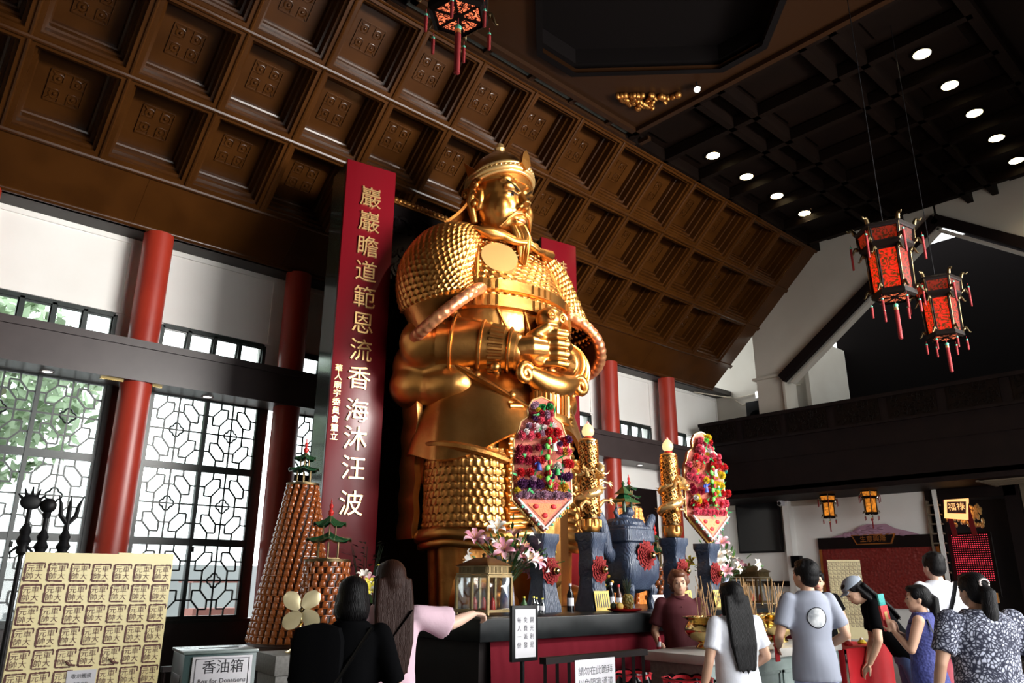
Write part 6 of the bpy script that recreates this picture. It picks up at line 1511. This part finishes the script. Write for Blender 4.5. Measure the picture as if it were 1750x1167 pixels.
# woman with a cap leaning over the red table
t, B, hp, s = person('woman in black with a grey cap leaning over the red cloth table', 7.78, 3.14, (-.50, .87), 1.66, lean=.62, top='dark_cloth', bottom='denim', hairstyle='long', sleeve=.7, turn=.35,
    L=((.30, -.16, 1.16), (.22, -.36, 1.04), (-.2, -1, -.3), (-.4, 0, -1), .5, False), R=((-.28, -.16, 1.14), (-.12, -.36, 1.02), (.3, -1, -.3), (.3, 0, -1), .5, False), legs=((-.09, .03), (.11, .10)))
mat('cap_grey', (.20, .23, .28), .85); m = MB(); m.add(*(lambda q: ([hp(v) for v in q.v], q.f))(MB().grid(lambda u, v: Vector((.098*math.cos(2*PI*u)*math.cos(v*1.5), .02+.112*math.sin(2*PI*u)*math.cos(v*1.5), .055+.088*math.sin(v*1.5))), 32, 10, wrap=True)))
cp = m.build('cap', 'cap_grey', t, 180, solid=.006); m = MB(); m.add(*(lambda q: ([hp(v) for v in q.v], q.f))(MB().grid(lambda u, v: Vector(((u-.5)*.16*(1-.2*v*v), -.08-.085*v+.05*abs(u-.5)*2*v, .058-.015*v-.02*(2*u-1)**2)), 12, 6))); m.build('cap_brim', 'cap_grey', cp, 180, solid=.006)
m = MB(); m.add(*(lambda q: ([hp(v) for v in q.v], q.f))(MB().box(.0, .13, .085, .05, .006, .022))); m.build('cap_label', 'paper_white', cp)
# woman in navy
mat('navy_lace', (.028, .035, .16), .8, var=(.05, .06, .24), vs=30, bump='voronoi', bs=50, bstr=.6)
t, B, hp, s = person('woman in a sleeveless navy top with a long dark ponytail, holding up a red packet', 6.86, 2.62, (-.16, .98), 1.48, top='navy_lace', bottom='navy', hairstyle='ponytail', sleeveless=True, build=1.06, turn=.3,
    L=((.25, -.07, 1.14), (.14, -.22, 1.28), (-.2, -.3, 1), (-.8, -.3, 0), .7, False), R=((-.24, -.08, 1.14), (-.06, -.24, 1.27), (.1, -.3, 1), (.8, -.4, 0), .7, False), shirt_len=.03)
strap(t, B, [(.15, -.09, 1.36), (.16, .08, 1.40), (.18, .14, 1.2)], 'black', .012)
hw_ = t.matrix_basis@B((.05, -.30, 1.40)); u = thing('fan_packet', 'red packet with teal paper tip held up by the woman in navy', 'packet', tuple(hw_), t.rotation_euler.z-.6); MB(RY(.15)).box(0, 0, .0, .075, .025, .20).build('packet', 'red_bright', u, bevel=.003); MB(RY(.15)).box(.0, 0, .14, .06, .02, .10).build('teal_tip', 'flower_teal', u, bevel=.003); MB(RY(.15)).box(0, .014, .0, .03, .004, .10).build('gold_print', 'gold_leaf', u)
# tall man in white
mat('red_shorts', (.30, .05, .07), .85)
t, B, hp, s = person('tall man in a white T-shirt and dark red shorts with a black shoulder strap', 8.22, 2.95, (.55, .83), 1.77, skin='skin_light', top='white_cloth', bottom='red_shorts', shorts=True, hairstyle='short', build=1.05, shirt_len=.02,
    R=((-.29, .0, 1.14), (-.34, -.20, 1.12), (-.5, -.8, .1), (.5, -.3, .6), .6, False), sleeve=.8)
strap(t, B, [(-.12, .10, 1.45), (-.02, .15, 1.28), (.10, .155, 1.05), (.19, .12, .86)], 'black', .022)
hw_ = t.matrix_basis@B((-.42, -.24, 1.10)); u = thing('red_gift_bag', 'big red printed paper packet in the right hand of the tall man in white', 'packet', tuple(hw_), t.rotation_euler.z+.3); MB(RY(-.45)).box(0, 0, 0, .26, .05, .20).build('packet', 'red_bright', u, bevel=.004); MB(RY(-.45)).box(0, 0, -.105, .26, .054, .02).build('gold_edge', 'gold_leaf', u); MB(RY(-.45)@frame((-1, 0, 0), (0, 0, 1), (0, .028, -.02))).text('大吉', .08).build('packet_text', 'gold_leaf', u)
# woman in the patterned blouse
def pattern_mat():
    m = mat('blouse_print', (.7, .7, .75), .85); nt = m.node_tree; N = nt.nodes; L_ = nt.links
    tc = N.new('ShaderNodeTexCoord'); nz = N.new('ShaderNodeTexNoise'); nz.inputs['Scale'].default_value = 9; v = N.new('ShaderNodeTexVoronoi'); v.feature = 'DISTANCE_TO_EDGE'; v.inputs['Scale'].default_value = 46
    mx = N.new('ShaderNodeVectorMath'); mx.operation = 'MULTIPLY_ADD'; mx.inputs[1].default_value = (.06, .06, .06); L_.new(tc.outputs['Object'], nz.inputs['Vector']); L_.new(nz.outputs['Color'], mx.inputs[0]); L_.new(tc.outputs['Object'], mx.inputs[2]); L_.new(mx.outputs[0], v.inputs['Vector'])
    n2 = N.new('ShaderNodeTexNoise'); n2.inputs['Scale'].default_value = 11; L_.new(tc.outputs['Object'], n2.inputs['Vector'])
    r = N.new('ShaderNodeValToRGB'); r.color_ramp.elements[0].color = (.012, .014, .035, 1); r.color_ramp.elements[1].color = (.50, .52, .64, 1); r.color_ramp.elements[0].position = .09; r.color_ramp.elements[1].position = .40
    ad = N.new('ShaderNodeMath'); ad.operation = 'MULTIPLY'; L_.new(v.outputs['Distance'], ad.inputs[0]); L_.new(n2.outputs['Fac'], ad.inputs[1])
    mu = N.new('ShaderNodeMath'); mu.operation = 'MULTIPLY'; mu.inputs[1].default_value = 2.6; L_.new(ad.outputs[0], mu.inputs[0]); L_.new(mu.outputs[0], r.inputs['Fac']); L_.new(r.outputs['Color'], N['Principled BSDF'].inputs['Base Color'])
pattern_mat()
t, B, hp, s = person('broad woman in a black and white patterned blouse with a clipped ponytail', 5.62, 1.80, (.55, .83), 1.56, top='blouse_print', bottom='dark_cloth', hairstyle='ponytail', build=1.36, sleeve=.75,
    L=((.36, .03, 1.12), (.37, -.05, .90), (0, -.2, -1), (-1, 0, 0), .8, False))
m = MB()
for k in range(9): a_ = k*.7; m.tube([hp((.035*math.cos(a_+q), .115+.01*q, .055+.028*math.sin(a_+q))) for q in (0, .5, 1.0)], .006, 6)
m.build('white_hair_clip', 'flower_white', t)
hw_ = t.matrix_basis@B((.37, -.10, .80)); u = thing('tote_bag', 'white tote bag with green and blue print beside the woman in the patterned blouse', 'bag', (hw_.x, hw_.y, hw_.z-.50), t.rotation_euler.z)
MB().lathe([(.16, 0), (.19, .05), (.18, .30), (.17, .33)], 24, sq=5, sy=.45).build('bag_body', 'white_cloth', u, 40)
for q in (-1, 1): MB().tube([(-.08, q*.07, .33), (-.03, q*.02, .48), (.03, q*.02, .48), (.08, q*.07, .33)], .009, 6, flat=.5).build('handle', 'navy', u)
MB().ball((.03, .083, .15), .06, .008, .08, 14, 8).build('green_print', 'flower_green', u); MB().ball((-.08, .078, .22), .04, .008, .06, 14, 8).build('teal_print', 'flower_teal', u)
bpy.context.view_layer.update()
